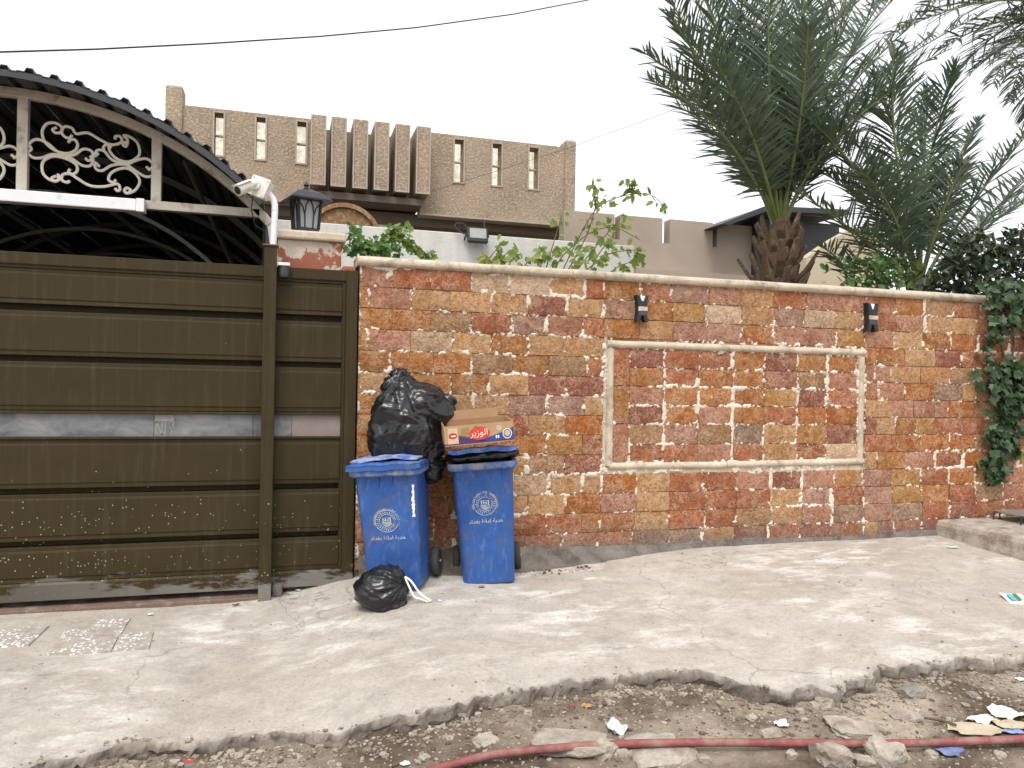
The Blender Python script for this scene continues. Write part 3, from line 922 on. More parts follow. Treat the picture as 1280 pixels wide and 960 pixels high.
# ------------------------------------------------------------------ CCTV mast
cc = empty('security_camera', (pb.x, -.1, zt), 'cream bullet security camera on bent white pipe above the olive guide post', 'camera')
def pxz(x, y, Y=-.1): return at(x, y, Y)
pts = [pxz(341.5, 307), pxz(342.5, 285), pxz(343.5, 265), pxz(343.5, 256), pxz(341.5, 249), pxz(337, 243), pxz(331, 239)]
pts[0].z = zt + .004
MB().tube(pts, .021, 12).build('mast_pipe', M_WHITEPL, cc, smooth=True)
c0 = pxz(326, 236)
mt = Matrix.Translation(c0) @ Matrix.Rotation(rad(22), 4, 'Y') @ Matrix.Rotation(rad(-25), 4, 'Z')
b = MB(); b.box(-.062, .062, -.035, .035, -.060, .060, mt); b.build('junction_box', M_CCTV, cc, bevel=.008)
b = MB(); b.box(-.067, .067, -.041, -.0355, -.066, .066, mt)
for sx_ in (-1, 1):
    for sz_ in (-1, 1):
        pc_ = mt @ Vector((sx_ * .052, -.043, sz_ * .052)); b.tube([pc_, pc_ + Vector((0, -.004, 0))], .006, 8)
b.build('box_lid', M_CCTV, cc, bevel=.003)
kc = mt @ Vector((-.02, -.042, .0))
b = MB().lathe([(.001, -.03), (.030, -.026), (.036, -.012), (.036, .0)], kc, 14, 'Y'); b.build('swivel_mount', M_CCTV, cc, smooth=True)
ha, hb = kc + Vector((-.01, -.03, .0)), pxz(297, 238, -.24)
d = (hb - ha).normalized()
b = MB().tube([ha + d * -.02, ha + d * .03, ha + d * .032, hb - d * .005, hb], [.016, .018, .036, .036, .034], 16)
b.build('camera_body', M_CCTV, cc, smooth=True)
b = MB(); e0 = d.cross(Vector((0, 0, 1))).normalized()
b.tube([ha + d * .05 + Vector((0, 0, .037)), hb + d * .02 + Vector((0, 0, .037))], .040, 10, flat=.12); b.build('sun_shield', M_CCTV, cc, smooth=True)
b = MB().tube([hb - d * .002, hb + d * .003], .026, 14); b.build('lens_window', M_BLACK, cc, smooth=True)
MB().tube([mt @ Vector((-.03, .0, -.06)), pxz(314, 262, -.05), pxz(319, 282, .1), pxz(330, 289, .2)], .004, 6).build('cable', M_CABLE, cc)

# ------------------------------------------------------------------ gate pillar and lantern
p0, p1 = at(347, 300, .1), at(427, 300, .1)
pil = empty('gate_pillar', (p0.x, .1, 0), 'peeling plaster gate pillar with red patches and cream cap', 'pillar')
zc = at(385, 301, .1).z
b = MB(); b.box(p0.x, p1.x, .09, .50, -.1, zc + .002)
o = b.build('shaft', M_PLASTER, pil, bevel=.012)
b = MB(); b.box(p0.x - .035, p1.x + .03, .05, .54, zc, zc + .062); b.build('cap', M_MOULD, pil, bevel=.014)
b = MB(); b.box(p1.x + .002, W0 - .021, .05, .42, -.1, 2.20)
b.build('plaster_return', M_PLASTER, pil, bevel=.02)

lc = at(382, 287, .27); lc.z = zc + .062
lan = empty('garden_lantern', lc, 'black square garden lantern with opal glass on the gate pillar', 'lantern')
Hl = at(382, 250, .27).z - lc.z
def ring4(s_, z, rot=.30): return [lc + Vector((s_ * math.cos(rot + math.pi / 4 + i * math.pi / 2), s_ * math.sin(rot + math.pi / 4 + i * math.pi / 2), z)) for i in range(4)]
MB().loft([ring4(.098, 0), ring4(.105, .012), ring4(.105, .045), ring4(.095, .05)]).build('base', M_BLACK, lan)
MB().loft([ring4(.090, .05), ring4(.108, Hl)]).build('glass', M_LAMPGLASS, lan)
for i in range(4):
    a0, a1 = ring4(.098, .045)[i], ring4(.116, Hl)[i]
    MB().tube([a0, a1], .011, 4).build('corner_bar', M_BLACK, lan)
for i in range(4):
    A0, A1 = ring4(.099, .05)[i], ring4(.099, .05)[(i + 1) % 4]
    B0, B1 = ring4(.118, Hl)[i], ring4(.118, Hl)[(i + 1) % 4]
    def q(u, v):
        lo = A0.lerp(A1, u); hi = B0.lerp(B1, u); return lo.lerp(hi, v)
    b = MB()
    for sgn in (-1, 1):
        b.tube([q(.5 + sgn * .20, .0), q(.5 + sgn * .21, .45), q(.5 + sgn * .15, .75), q(.5, .98)], .005, 5)
        b.tube([q(.5 + sgn * .21, .40), q(.5 + sgn * .30, .68), q(.5 + sgn * .42, .80)], .005, 5)
    b.build('tracery', M_BLACK, lan)
MB().loft([ring4(.205, Hl - .018), ring4(.205, Hl - .008), ring4(.12, Hl + .045), ring4(.035, Hl + .075), ring4(.020, Hl + .085)]).build('roof', M_BLACK, lan)
MB().lathe([(.016, 0), (.012, .012), (.022, .025), (.008, .045), (.001, .06)], lc + Vector((0, 0, Hl + .08)), 10).build('finial', M_BLACK, lan, smooth=True)

sn = at(355, 335, -.02); sn.z = 2.155
se = empty('gate_sensor', sn, 'small dark cylinder with a white cap on the gate top rail', 'sensor')
MB().lathe([(.03, -.075), (.036, -.055), (.036, -.004)], sn + Vector((0, -.065, 0)), 12).build('body', M_DARKGREY, se, smooth=True)
b = MB(); b.box(sn.x - .038, sn.x + .038, -.125, -.012, 2.152, 2.172); b.build('cap', M_WHITEPL, se, bevel=.003)

# ------------------------------------------------------------------ carport
YA = .40
ACX, ACZ, AR = -1.78, 1.055, 2.204
cp = empty('carport', (ACX, YA, 0), 'arched carport with dark sheet roof and cream scrollwork front behind the gate', 'carport')
def arc(r, a, Y): return Vector((ACX + r * math.sin(a), Y, ACZ + r * math.cos(a)))
AM = rad(48.5)
def sweep(r0, r1, ya, yb, a0, a1, n=40):
    rings = []
    for i in range(n + 1):
        a = a0 + (a1 - a0) * i / n
        rings.append([arc(r0, a, ya), arc(r1, a, ya), arc(r1, a, yb), arc(r0, a, yb)])
    return MB().loft(rings)
sweep(AR - .030, AR + .030, YA - .03, YA + .03, -AM, AM).build('front_arch', M_FRAME, cp, bevel=.004)
for k in range(4):
    Yk = YA + 1.5 + 1.5 * k
    sweep(AR - .03, AR + .02, Yk - .02, Yk + .02, -AM, AM).build('rear_arch', M_RIB, cp)
    sweep(1.72, 1.75, Yk - .72, Yk - .69, -rad(68), rad(68), 30).build('inner_arch', M_RIB, cp)
# ribbed roof sheets laid front to back
YR0, YR1 = YA - .33, YA + 6.4
RIBP = rad(3.55)
for k in range(-13, 13):
    a0 = RIBP * k; prof = []
    for f, h in ((0, 0), (.30, .0), (.38, .026), (.62, .026), (.70, 0), (1, 0)):
        prof.append((a0 + RIBP * f * .999, AR + .038 + h + (.006 if k % 2 else 0)))
    r1 = [arc(r_, a, YR0) for a, r_ in prof] + [arc(r_ - .006, a, YR0) for a, r_ in prof[::-1]]
    r2 = [Vector((p.x, YR1, p.z)) for p in r1]
    MB().loft([r1, r2]).build('roof_sheet', M_SHEET, cp)
a0 = RIBP * 13
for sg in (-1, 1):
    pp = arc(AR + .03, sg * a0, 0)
    b = MB(); b.box(pp.x - .01, pp.x + .01, YR0 + .32, YR1, .0, pp.z); b.build('side_sheet', M_INNER, cp)  # sides added to close the carport in and keep its inside dark
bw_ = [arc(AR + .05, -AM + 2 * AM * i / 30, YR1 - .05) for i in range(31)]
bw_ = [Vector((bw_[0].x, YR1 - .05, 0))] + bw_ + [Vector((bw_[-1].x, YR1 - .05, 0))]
MB().loft([bw_, [p + Vector((0, .05, 0)) for p in bw_]]).build('back_wall', M_INNER, cp)  # added to shut out light behind; its black is painted shade
sweep(AR - .005, AR + .036, YR0 + .004, YR0 + .012, -RIBP * 13, RIBP * 13).build('fascia', M_SHEET, cp)
# horizontal tie beam
zb = 2.585
b = MB(); b.box(ACX - 1.62, at(325, 271, YA).x, YA - .03, YA + .03, zb - .030, zb + .030); b.build('tie_beam', M_FRAME, cp, bevel=.004)
# uprights of the fanlight
up_px = [29, 196]
ups = [wallx(29, 180, YA), wallx(196, 220, YA)]
wbay = ups[1] - ups[0]
uprights = [ups[0] - 2 * wbay, ups[0] - wbay] + ups
for ux in uprights:
    if abs(ux - ACX) > AR: continue
    zt_ = ACZ + math.sqrt(AR ** 2 - (ux - ACX) ** 2) - .02
    if zt_ < zb: continue
    b = MB(); b.box(ux - .032, ux + .032, YA - .026, YA + .026, zb + .029, zt_); b.build('upright', M_FRAME, cp, bevel=.004)
# diagonal braces inside
for (x0, y0, x1, y1, Ya, Yb) in [(30, 125, 180, 240, 1.2, 3.2), (228, 195, 290, 330, 1.0, 2.2), (0, 260, 95, 320, 2.2, 3.4), (120, 250, 230, 330, 2.4, 3.6)]:
    MB().tube([at(x0, y0, Ya), at(x1, y1, Yb)], .022, 6).build('brace', M_RIB, cp)

# wrought scrollwork in each bay
def spiral(c, r0, a0, turns, grow, n=16, sgn=1):
    pts = []
    for i in range(n + 1):
        f = i / n
        a = a0 + sgn * turns * 2 * math.pi * f
        r_ = r0 * (1 - f) + r0 * grow * f
        pts.append((c[0] + r_ * math.cos(a), c[1] + r_ * math.sin(a)))
    return pts
def smooth2(pts, n=10):
    out = []
    P_ = [pts[0]] + list(pts) + [pts[-1]]
    for i in range(1, len(P_) - 2):
        for j in range(n):
            t_ = j / n
            o_ = []
            for k in (0, 1):
                p0_, p1_, p2_, p3_ = P_[i - 1][k], P_[i][k], P_[i + 1][k], P_[i + 2][k]
                o_.append(.5 * ((2 * p1_) + (-p0_ + p2_) * t_ + (2 * p0_ - 5 * p1_ + 4 * p2_ - p3_) * t_ ** 2 + (-p0_ + 3 * p1_ - 3 * p2_ + p3_) * t_ ** 3))
            out.append(tuple(o_))
    out.append(pts[-1]); return out
# measured from the photograph, in a bay of unit half-width 225 and origin at its middle (x right, y down)
SCR = [
 [(-70, -118), (-84, -107), (-74, -96), (-55, -100), (-52, -120), (-75, -135), (-105, -128), (-120, -95), (-110, -55), (-75, -25), (-35, -17), (-5, -30), (5, -55), (-5, -75), (-22, -72), (-28, -60)],
 [(-15, -93), (-25, -80), (-43, -85), (-53, -105), (-40, -125), (-15, -120), (0, -100), (40, -108), (85, -85), (120, -70), (150, -75), (165, -90), (155, -107), (140, -104), (140, -92)],
 [(100, -45), (98, -58), (112, -68), (125, -55)],
 [(180, -88), (168, -75), (180, -68), (185, -95), (170, -112), (195, -108), (222, -85), (230, -45), (215, -20), (185, -5), (150, -12), (125, -35), (118, -60), (135, -70)],
 [(-172, -30), (-160, -30), (-158, -18), (-172, -10), (-165, -40), (-140, -62), (-100, -50), (-60, -18), (-10, -12), (25, -40), (55, -35), (60, -10), (45, 5), (33, -5)],
 [(-170, -5), (-150, 12), (-120, 10), (-80, -8), (-20, 0), (20, 25), (50, 25), (62, 0), (50, -15)],
 [(80, -30), (66, -15), (75, -40), (100, -40), (130, -8), (180, 5), (220, -15), (255, -25), (280, -5), (270, 18), (255, 8)],
 [(85, 25), (68, 10), (72, 35), (95, 40), (130, 15), (180, 8), (225, 35), (255, 50), (282, 40), (278, 15), (262, 22)],
 [(-68, 78), (-84, 88), (-74, 100), (-58, 90), (-62, 70), (-62, 95), (-90, 95), (-115, 70), (-115, 25), (-80, 0), (-35, 5), (0, 25), (5, 50), (-10, 65), (-25, 58), (-20, 45)],
 [(-20, 92), (-30, 100), (-48, 92), (-45, 70), (-20, 65), (5, 80), (50, 105), (100, 105), (150, 90), (160, 110), (150, 118), (142, 108)],
 [(175, 115), (185, 103), (200, 112), (185, 125), (175, 110), (185, 125), (215, 110), (232, 75), (220, 45), (185, 22), (150, 30), (125, 50), (118, 75), (135, 85), (145, 72)],
]
zc_s = at(116, 200, YA).z
bayc = (ups[0] + ups[1]) / 2
us = wbay / 2 / 240.0
for bc in (bayc, bayc - wbay):
    for crv in SCR:
        pts = [Vector((bc + (x - 55) * us, YA - .0, zc_s - (y) * us * .98)) for x, y in smooth2(crv, 6)]
        MB().tube(pts, .0098, 6).build('scroll', M_SCROLL, cp, smooth=True)

lb0, lb1 = at(-160, 236, YA - .09), at(179, 258, YA - .09)
lt = empty('tube_light', (lb1.x, YA - .09, lb1.z), 'long white tube light box fixed along the carport beam', 'light')
zl = at(90, 251, YA - .09).z
b = MB(); b.box(lb0.x - .5, lb1.x - .04, YA - .12, YA - .031, zl - .040, zl + .040); b.build('housing', M_WHITEPL, lt, bevel=.006)
b = MB(); b.box(lb1.x - .039, lb1.x + .012, YA - .125, YA - .031, zl - .045, zl + .045); b.build('end_cap', M_WHITEPL, lt, bevel=.005)

# ------------------------------------------------------------------ wheelie bins
def rrect(hx, hy, r, z, y0=0.0, n=5):
    pts = []
    for k, (cx_, cy_) in enumerate(((hx - r, hy - r), (-hx + r, hy - r), (-hx + r, -hy + r), (hx - r, -hy + r))):
        for i in range(n + 1):
            a = k * math.pi / 2 + i / n * math.pi / 2
            pts.append((cx_ + r * math.cos(a), y0 + cy_ + r * math.sin(a), z))
    return pts

def text_mesh(s_, size):
    cu = bpy.data.curves.new('lettering', 'FONT'); cu.body = s_; cu.size = size; cu.align_x = 'CENTER'; cu.resolution_u = 3
    ob = bpy.data.objects.new('lettering', cu); COL.objects.link(ob)
    dg = bpy.context.evaluated_depsgraph_get()
    me = bpy.data.meshes.new_from_object(ob.evaluated_get(dg))
    V = [tuple(v.co) for v in me.vertices]; F = [tuple(p.vertices) for p in me.polygons]
    bpy.data.objects.remove(ob); bpy.data.curves.remove(cu); bpy.data.meshes.remove(me)
    return V, F

M_STENCIL = pmat('faded_white_print', (0.55, 0.57, 0.52), 0.8, .2, 40, 140, .05, patch=(0.10, 0.17, 0.36), patch_scale=30, patch_lo=.50, patch_hi=.62)
M_REDPAINT = pmat('faded_red_spray', (0.10, 0.055, 0.10), 0.8, .4, 40, 140, .05, patch=(.03, .10, .36), patch_scale=60, patch_lo=.42, patch_hi=.6)
M_LETTER = pmat('faded_white_lettering', (0.50, 0.53, 0.52), 0.8, .25, 30, 140, .05)
LINE_MUN = '\ufea9\ufe8d\ufeaa\ufed0\ufe91 \ufe94\ufee7\ufe8e\ufee3\ufe8d \ufe94\ufef3\ufeaa\ufeeb'
BH = .80
def bin_front(z): return -.175 - .058 * (z / BH)

def make_bin(loc, rz, lean, label, open_lid, em_z, em_x):
    t = empty('wheelie_bin', loc, label, 'bin', 'blue wheelie bins against the wall', rot=(0, lean, rz))
    rings = []
    for i, z in enumerate((0.0, .012, .05, .2, .4, .6, BH)):
        f = z / BH
        hx = .172 + .030 * f; hy0 = .175 + .058 * f; hy1 = .175 + .032 * f
        if i == 0: hx -= .012; hy0 -= .012; hy1 -= .012
        rings.append(rrect(hx, (hy0 + hy1) / 2, .045, z, (hy1 - hy0) / 2))
    MB().loft(rings, True, False).build('body', M_BIN, t, smooth=True)
    R_ = [rrect(.214, .232, .045, .772, -.012), rrect(.230, .252, .05, .785, -.012), rrect(.232, .254, .05, .812, -.012), rrect(.226, .248, .05, .822, -.012), rrect(.200, .222, .04, .822, -.012), rrect(.196, .215, .04, .77, -.012)]
    MB().loft(R_, False, False).build('rim', M_RIM, t, smooth=True)
    for k in range(4):     # gussets under the rim
        gx = -.13 + k * .087
        b = MB(); b.add([(gx - .004, -.232, .770), (gx + .004, -.232, .770), (gx + .004, bin_front(.70), .70), (gx - .004, bin_front(.70), .70), (gx - .004, -.252, .785), (gx + .004, -.252, .785)],
                        [(0, 3, 2, 1), (0, 1, 5, 4), (4, 5, 2, 3), (0, 4, 3), (1, 2, 5)])
        b.build('rim_gusset', M_BIN, t)
    # lid, hinged at the back
    nx, ny = 15, 15
    hinge = Vector((0, .235, .825))
    ang = -open_lid
    rot = Matrix.Rotation(ang, 3, 'X')
    def lid_sheet(hx, hyf, z0, dome, warp, thick):
        V = []
        for s_ in (0, 1):
            for i in range(nx):
                for j in range(ny):
                    u = i / (nx - 1) * 2 - 1; v = j / (ny - 1)
                    x = hx * u; y = -.008 - hyf * v
                    e = max(abs(u), abs(v * 2 - 1))
                    z = z0 + dome * max(0, min(1, (1 - e) * 5)) + warp * math.sin(u * 3.1 + 1.0) * (.4 + .6 * v) + .003 * math.sin(u * 9 + v * 5)
                    if s_: z -= thick
                    V.append(Vector((x, y, z)))
        F = []
        n_ = nx * ny
        for i in range(nx - 1):
            for j in range(ny - 1):
                a_ = i * ny + j
                F.append((a_, a_ + 1, a_ + ny + 1, a_ + ny)); F.append((n_ + a_, n_ + a_ + ny, n_ + a_ + ny + 1, n_ + a_ + 1))
        for i in range(nx - 1):
            for j in (0, ny - 1):
                a_ = i * ny + j; q_ = (a_, a_ + ny, n_ + a_ + ny, n_ + a_); F.append(q_ if j else q_[::-1])
        for j in range(ny - 1):
            for i in (0, nx - 1):
                a_ = i * ny + j; q_ = (a_, n_ + a_, n_ + a_ + 1, a_ + 1); F.append(q_ if i else q_[::-1])
        return [hinge + rot @ p for p in V], F
    if open_lid < rad(3):
        V, F = lid_sheet(.236, .510, .030, .018, .0, .032)
        lid = MB().add(V, F).build('lid', M_BIN, t, smooth=True, bevel=.004)
        V, F = lid_sheet(.214, .470, .066, .010, .009, .010)
        M_ = pmat('bleached_blue_plastic', (.30, .36, .52), .6, .2, 14, 70, .15, patch=(.06, .14, .42), patch_scale=9, patch_lo=.48, patch_hi=.62)
        MB().add(V, F).build('warped_lid_panel', M_, lid, smooth=True)
    else:
        V, F = lid_sheet(.222, .500, .030, .010, .004, .024)
        lid = MB().add(V, F).build('lid', pmat('worn_blue_lid', (.07, .17, .56), .5, .2, 14, 70, .15, patch=(.24, .32, .58), patch_scale=8, patch_lo=.46, patch_hi=.62), t, smooth=True, bevel=.006)
    MB().tube([(-.20, .26, .83), (-.20, .285, .845), (.20, .285, .845), (.20, .26, .83)], .014, 8).build('handle_bar', M_BIN, t, smooth=True)
    # wheels
    for sx_ in (-1, 1):
        wx = sx_ * .215
        w = MB().lathe([(.055, -.024), (.088, -.024), (.098, -.014), (.100, 0), (.098, .014), (.088, .024), (.055, .024)], (wx, .185, .100), 22, 'X').build('wheel', M_TYRE, t, smooth=True)
        MB().lathe([(.010, -.026), (.05, -.018), (.058, -.026), (.058, .026), (.05, .018), (.010, .026)], (wx, .185, .100), 18, 'X').build('hub', M_DARKGREY, w, smooth=True)
    MB().tube([(-.25, .185, .10), (.25, .185, .10)], .010, 8).build('axle', M_STEEL, t)
    # municipal roundel: two rings, ticks of ring lettering, domed building over water
    def dec(pts_faces, name, mat, lift=.0018, parent=t):
        V, F = pts_faces
        MB().add([(x, bin_front(z) - lift, z) for x, z in V], F).build(name, mat, parent)
    def ring_pts(r0, r1, n=40, a0=0, a1=2 * math.pi):
        V = []; F = []
        for i in range(n + 1):
            a_ = a0 + (a1 - a0) * i / n
            V += [(em_x + r0 * math.cos(a_), em_z + r0 * math.sin(a_)), (em_x + r1 * math.cos(a_), em_z + r1 * math.sin(a_))]
        for i in range(n): F.append((2 * i, 2 * i + 1, 2 * i + 3, 2 * i + 2))
        return V, F
    dec(ring_pts(.072, .0755), 'emblem_ring', M_STENCIL)
    dec(ring_pts(.046, .049), 'emblem_ring', M_STENCIL)
    V, F = [], []
    for i in range(34):       # ring lettering
        a_ = rad(200) - rad(220) * i / 33
        for (r0, r1, da) in ((.079, .079 + random.uniform(.004, .010), rad(1.3)), (.079, .081, rad(2.6))):
            n_ = len(V); V += [(em_x + r_ * math.cos(a_ + s_), em_z + r_ * math.sin(a_ + s_)) for r_, s_ in ((r0, -da), (r0, da), (r1, da), (r1, -da))]
            F.append((n_ + 3, n_ + 2, n_ + 1, n_))
    for i in range(26):
        a_ = 2 * math.pi * i / 26
        da = rad(2.2); r0 = .054; r1 = .054 + random.uniform(.005, .013)
        n_ = len(V); V += [(em_x + r_ * math.cos(a_ + s_), em_z + r_ * math.sin(a_ + s_)) for r_, s_ in ((r0, -da), (r0, da), (r1, da), (r1, -da))]
        F.append((n_ + 3, n_ + 2, n_ + 1, n_))
    dec((V, F), 'emblem_lettering', M_STENCIL)
    V, F = [], []
    def rect(x0, x1, z0, z1):
        n_ = len(V); V.extend([(em_x + x0, em_z + z0), (em_x + x1, em_z + z0), (em_x + x1, em_z + z1), (em_x + x0, em_z + z1)]); F.append((n_, n_ + 1, n_ + 2, n_ + 3))
    rect(-.030, .030, .020, .024); rect(-.026, -.020, -.004, .019); rect(.020, .026, -.004, .019); rect(-.030, .030, -.010, -.0045)
    rect(-.013, -.003, .002, .014); rect(.004, .013, .002, .014); rect(-.034, .034, -.018, -.014); rect(-.030, .030, -.025, -.021); rect(-.022, .022, -.032, -.028); rect(-.012, .012, -.039, -.035)
    dec((V, F), 'emblem_building', M_STENCIL)
    V, F = text_mesh(LINE_MUN, .036)
    MB().add([(em_x + x, bin_front(em_z - .125 + y) - .0018, em_z - .125 + y) for x, y, _ in V], F).build('lettering', M_LETTER, t)
    return t

pb_r = at(612, 731, -.45); pb_l = at(492, 737, -.50)
rzr, rzl, ln = rad(-12), rad(-21), rad(-4.4)
cr = pb_r + Vector((-math.sin(rzr) * .175, math.cos(rzr) * .175, 0))
cl = pb_l + Vector((-math.sin(rzl) * .175, math.cos(rzl) * .175, 0))
bin_r = make_bin(cr, rzr, ln, 'blue wheelie bin with its lid propped open under a cardboard box', rad(7.5), .545, .0)
bin_l = make_bin(cl, rzl, ln, 'blue wheelie bin beside the gate with a warped bleached closed lid', 0.0, .47, -.01)
bin_l.scale = (1, 1, .94)
# faded red spray over the roundel and a torn pale label on the left bin
random.seed(5)
b = MB()
for (x0, z0, w_, h_) in [(-.115, .44, .05, .022), (-.07, .428, .03, .035), (.045, .43, .05, .03), (.07, .455, .02, .045), (-.09, .325, .045, .03), (-.035, .315, .04, .035), (.01, .33, .03, .025)]:
    pts = []
    for i in range(11):
        a_ = 2 * math.pi * i / 11; k = random.uniform(.45, 1.1)
        x = x0 + w_ / 2 * math.cos(a_) * k; z = z0 + h_ / 2 * math.sin(a_) * k
        pts.append((x, bin_front(z) - .0012, z))
    n_ = len(b.v); b.v += pts; b.f.append(tuple(range(n_, n_ + 11)))
b.build('red_spray_marks', M_REDPAINT, bin_l)
b = MB(); pts = []
for i in range(19):
    z = .71 - .22 * i / 18
    pts.append((.168 + .010 * random.random(), z, .186 + .006 * random.random()))
for i in range(18):
    za, zb2 = pts[i][1], pts[i + 1][1]
    def cor(z, x): return (x + .030 * (z - .6) / .8 * 1.0, bin_front(z) - .0025 + .016 * max(0, (x - .155) / .035) ** 2, z)
    b.add([cor(za, pts[i][0] - .012), cor(za, pts[i][2] - .012), cor(zb2, pts[i + 1][2] - .012), cor(zb2, pts[i + 1][0] - .012)], [(0, 1, 2, 3)])
b.build('torn_label', M_WHITEP, bin_l)

# ------------------------------------------------------------------ bags
def bag(name, lobes, label, voxel, amp, centre, neck, span):
    """lobes: list of (centre, (rx,ry,rz)); fused and crumpled into one skin"""
    import bmesh
    bm = bmesh.new()
    for c_, r_ in lobes:
        m_ = Matrix.Translation(Vector(c_)) @ Matrix.Diagonal((*r_, 1))
        bmesh.ops.create_icosphere(bm, subdivisions=4, radius=1, matrix=m_)
    me = bpy.data.meshes.new('tmp'); bm.to_mesh(me); bm.free()
    ob = bpy.data.objects.new('tmp', me); COL.objects.link(ob)
    rm = ob.modifiers.new('r', 'REMESH'); rm.mode = 'VOXEL'; rm.voxel_size = voxel
    sm = ob.modifiers.new('s', 'SMOOTH'); sm.iterations = 10; sm.factor = .6
    dg = bpy.context.evaluated_depsgraph_get()
    m2 = bpy.data.meshes.new_from_object(ob.evaluated_get(dg))
    bpy.data.objects.remove(ob); bpy.data.meshes.remove(me)
    nrm = [v.normal.copy() for v in m2.vertices]
    for v, n_ in zip(m2.vertices, nrm):
        p = v.co
        w = Vector((mnoise.noise(p * 4), mnoise.noise(p * 4 + Vector((9, 2, 1))), mnoise.noise(p * 4 + Vector((3, 7, 5))))) * .25
        rel = p - neck; rr_ = rel.length + 1e-4
        th = math.atan2(rel.x, -rel.z)
        low_ = max(0.0, min(1.0, (rr_ / span - .45) * 3))
        fan = 1 - abs(mnoise.noise(Vector((th * 4.2 + w.x * 3, rr_ * 2.5, p.y * 6 + w.y * 3))))
        bars = 1 - abs(mnoise.noise(Vector((p.x * 3.2 + w.x * 4, p.y * 4, p.z * 17 + p.x * 4 + w.z * 6))))
        d1, _ = mnoise.voronoi(p * 7.5 + w * 4)
        f1 = min(d1[1] - d1[0], .6)
        fine_ = 1 - abs(mnoise.noise(Vector((p.x * 17, p.y * 17, p.z * 34)) + w * 8))
        v.co = p + n_ * amp * (1.0 * mnoise.noise(p * 4.5) + (1 - low_) * .9 * (fan ** 3 - .35) + (.25 + .75 * low_) * .75 * (bars ** 3 - .35) + .55 * (f1 - .25) + .18 * (fine_ ** 2 - .5))
    t = empty(name, centre, label, 'rubbish bag')
    m2.transform(Matrix.Translation(-Vector(centre)))
    m2.materials.clear(); m2.materials.append(M_BAG)
    m2.polygons.foreach_set('use_smooth', [True] * len(m2.polygons)); m2.update()
    link_mesh('sack', m2, t)
    return t

YB = -.30
def bp(x, y, Y=YB): return at(x, y, Y)
S = 5.09 / 960
lob = [(bp(508, 545), (44 * S, .19, 34 * S)), (bp(506, 522), (38 * S, .17, 42 * S)), (bp(520, 512), (40 * S, .155, 34 * S)), (bp(541, 516), (26 * S, .13, 22 * S)),
       (bp(502, 492), (27 * S, .12, 22 * S)), (bp(500, 471), (12 * S, .06, 11 * S)), (bp(562, 500), (9 * S, .04, 6 * S)), (bp(538, 556), (15 * S, .12, 24 * S)),
       (bp(541, 584, -.27), (14 * S, .09, 22 * S)), (bp(473, 548), (11 * S, .12, 26 * S))]
bag('rubbish_bag', lob, 'large full black rubbish bag slumped on the bins against the wall', .0095, .030, bp(508, 590), bp(500, 466), .75)
gp = on_ground(480, 764)
YS = gp.y + .10
S2 = (YS + 5.39) / 1.006 / 960
def sp(x, y, Y=YS): return at(x, y, Y)
lob = [(sp(477, 737), (33 * S2, .14, 27 * S2)), (sp(482, 752), (26 * S2, .12, 16 * S2)), (sp(487, 722), (20 * S2, .10, 15 * S2)), (sp(504, 733), (10 * S2, .05, 9 * S2)), (sp(470, 735), (24 * S2, .12, 20 * S2))]
sb = bag('rubbish_bag', lob, 'small knotted black rubbish bag on the pavement before the bins', .006, .021, Vector((gp.x, YS, gp.z)), sp(506, 724), .40)
g2 = on_ground(536, 751)
tie = MB()
for (pa, pb_, pc_, pd_) in [((505, 722), (513, 727), (524, 742), (536, 750)), ((506, 724), (511, 735), (516, 745), (521, 748)), ((521, 748), (528, 750), (534, 752), (538, 750))]:
    w_ = .008
    P_ = [at(*q_, YS - .07) for q_ in (pa, pb_, pc_, pd_)]
    cv = smooth2([(p.x, p.z) for p in P_], 5)
    for i in range(len(cv) - 1):
        a_ = Vector((cv[i][0], YS - .07 - .02 * i / len(cv), cv[i][1])); c_ = Vector((cv[i + 1][0], YS - .07 - .02 * (i + 1) / len(cv), cv[i + 1][1]))
        tie.add([a_, c_, c_ + Vector((w_, .004, w_)), a_ + Vector((w_, .004, w_))], [(0, 1, 2, 3)])
o = tie.build('drawstring', M_WHITEP, sb)
sm_ = o.modifiers.new('thick', 'SOLIDIFY'); sm_.thickness = .0015
# liner bulging out under the propped lid
m_bin = Matrix.Translation(cr) @ Euler((0, ln, rzr)).to_matrix().to_4x4()
lob = [(m_bin @ Vector((x_, y_, .852 + .02 * z_)), (.085, .10, .034)) for x_, y_, z_ in ((-.12, -.10, 0), (-.03, -.12, .4), (.07, -.12, .5), (.14, -.10, .9), (0, .05, .4), (.1, .06, .6), (-.1, .06, .2), (.165, -.13, .9), (-.16, -.14, -.1), (-.06, -.15, 0), (.02, -.15, .3), (.1, -.15, .5))]
lob.append((m_bin @ Vector((.205, -.10, .862)), (.035, .06, .028)))
bag('rubbish_bag', lob, 'black liner bag squeezed under the propped blue bin lid', .008, .012, m_bin @ Vector((0, 0, .83)), m_bin @ Vector((.2, -.1, .87)), .5)

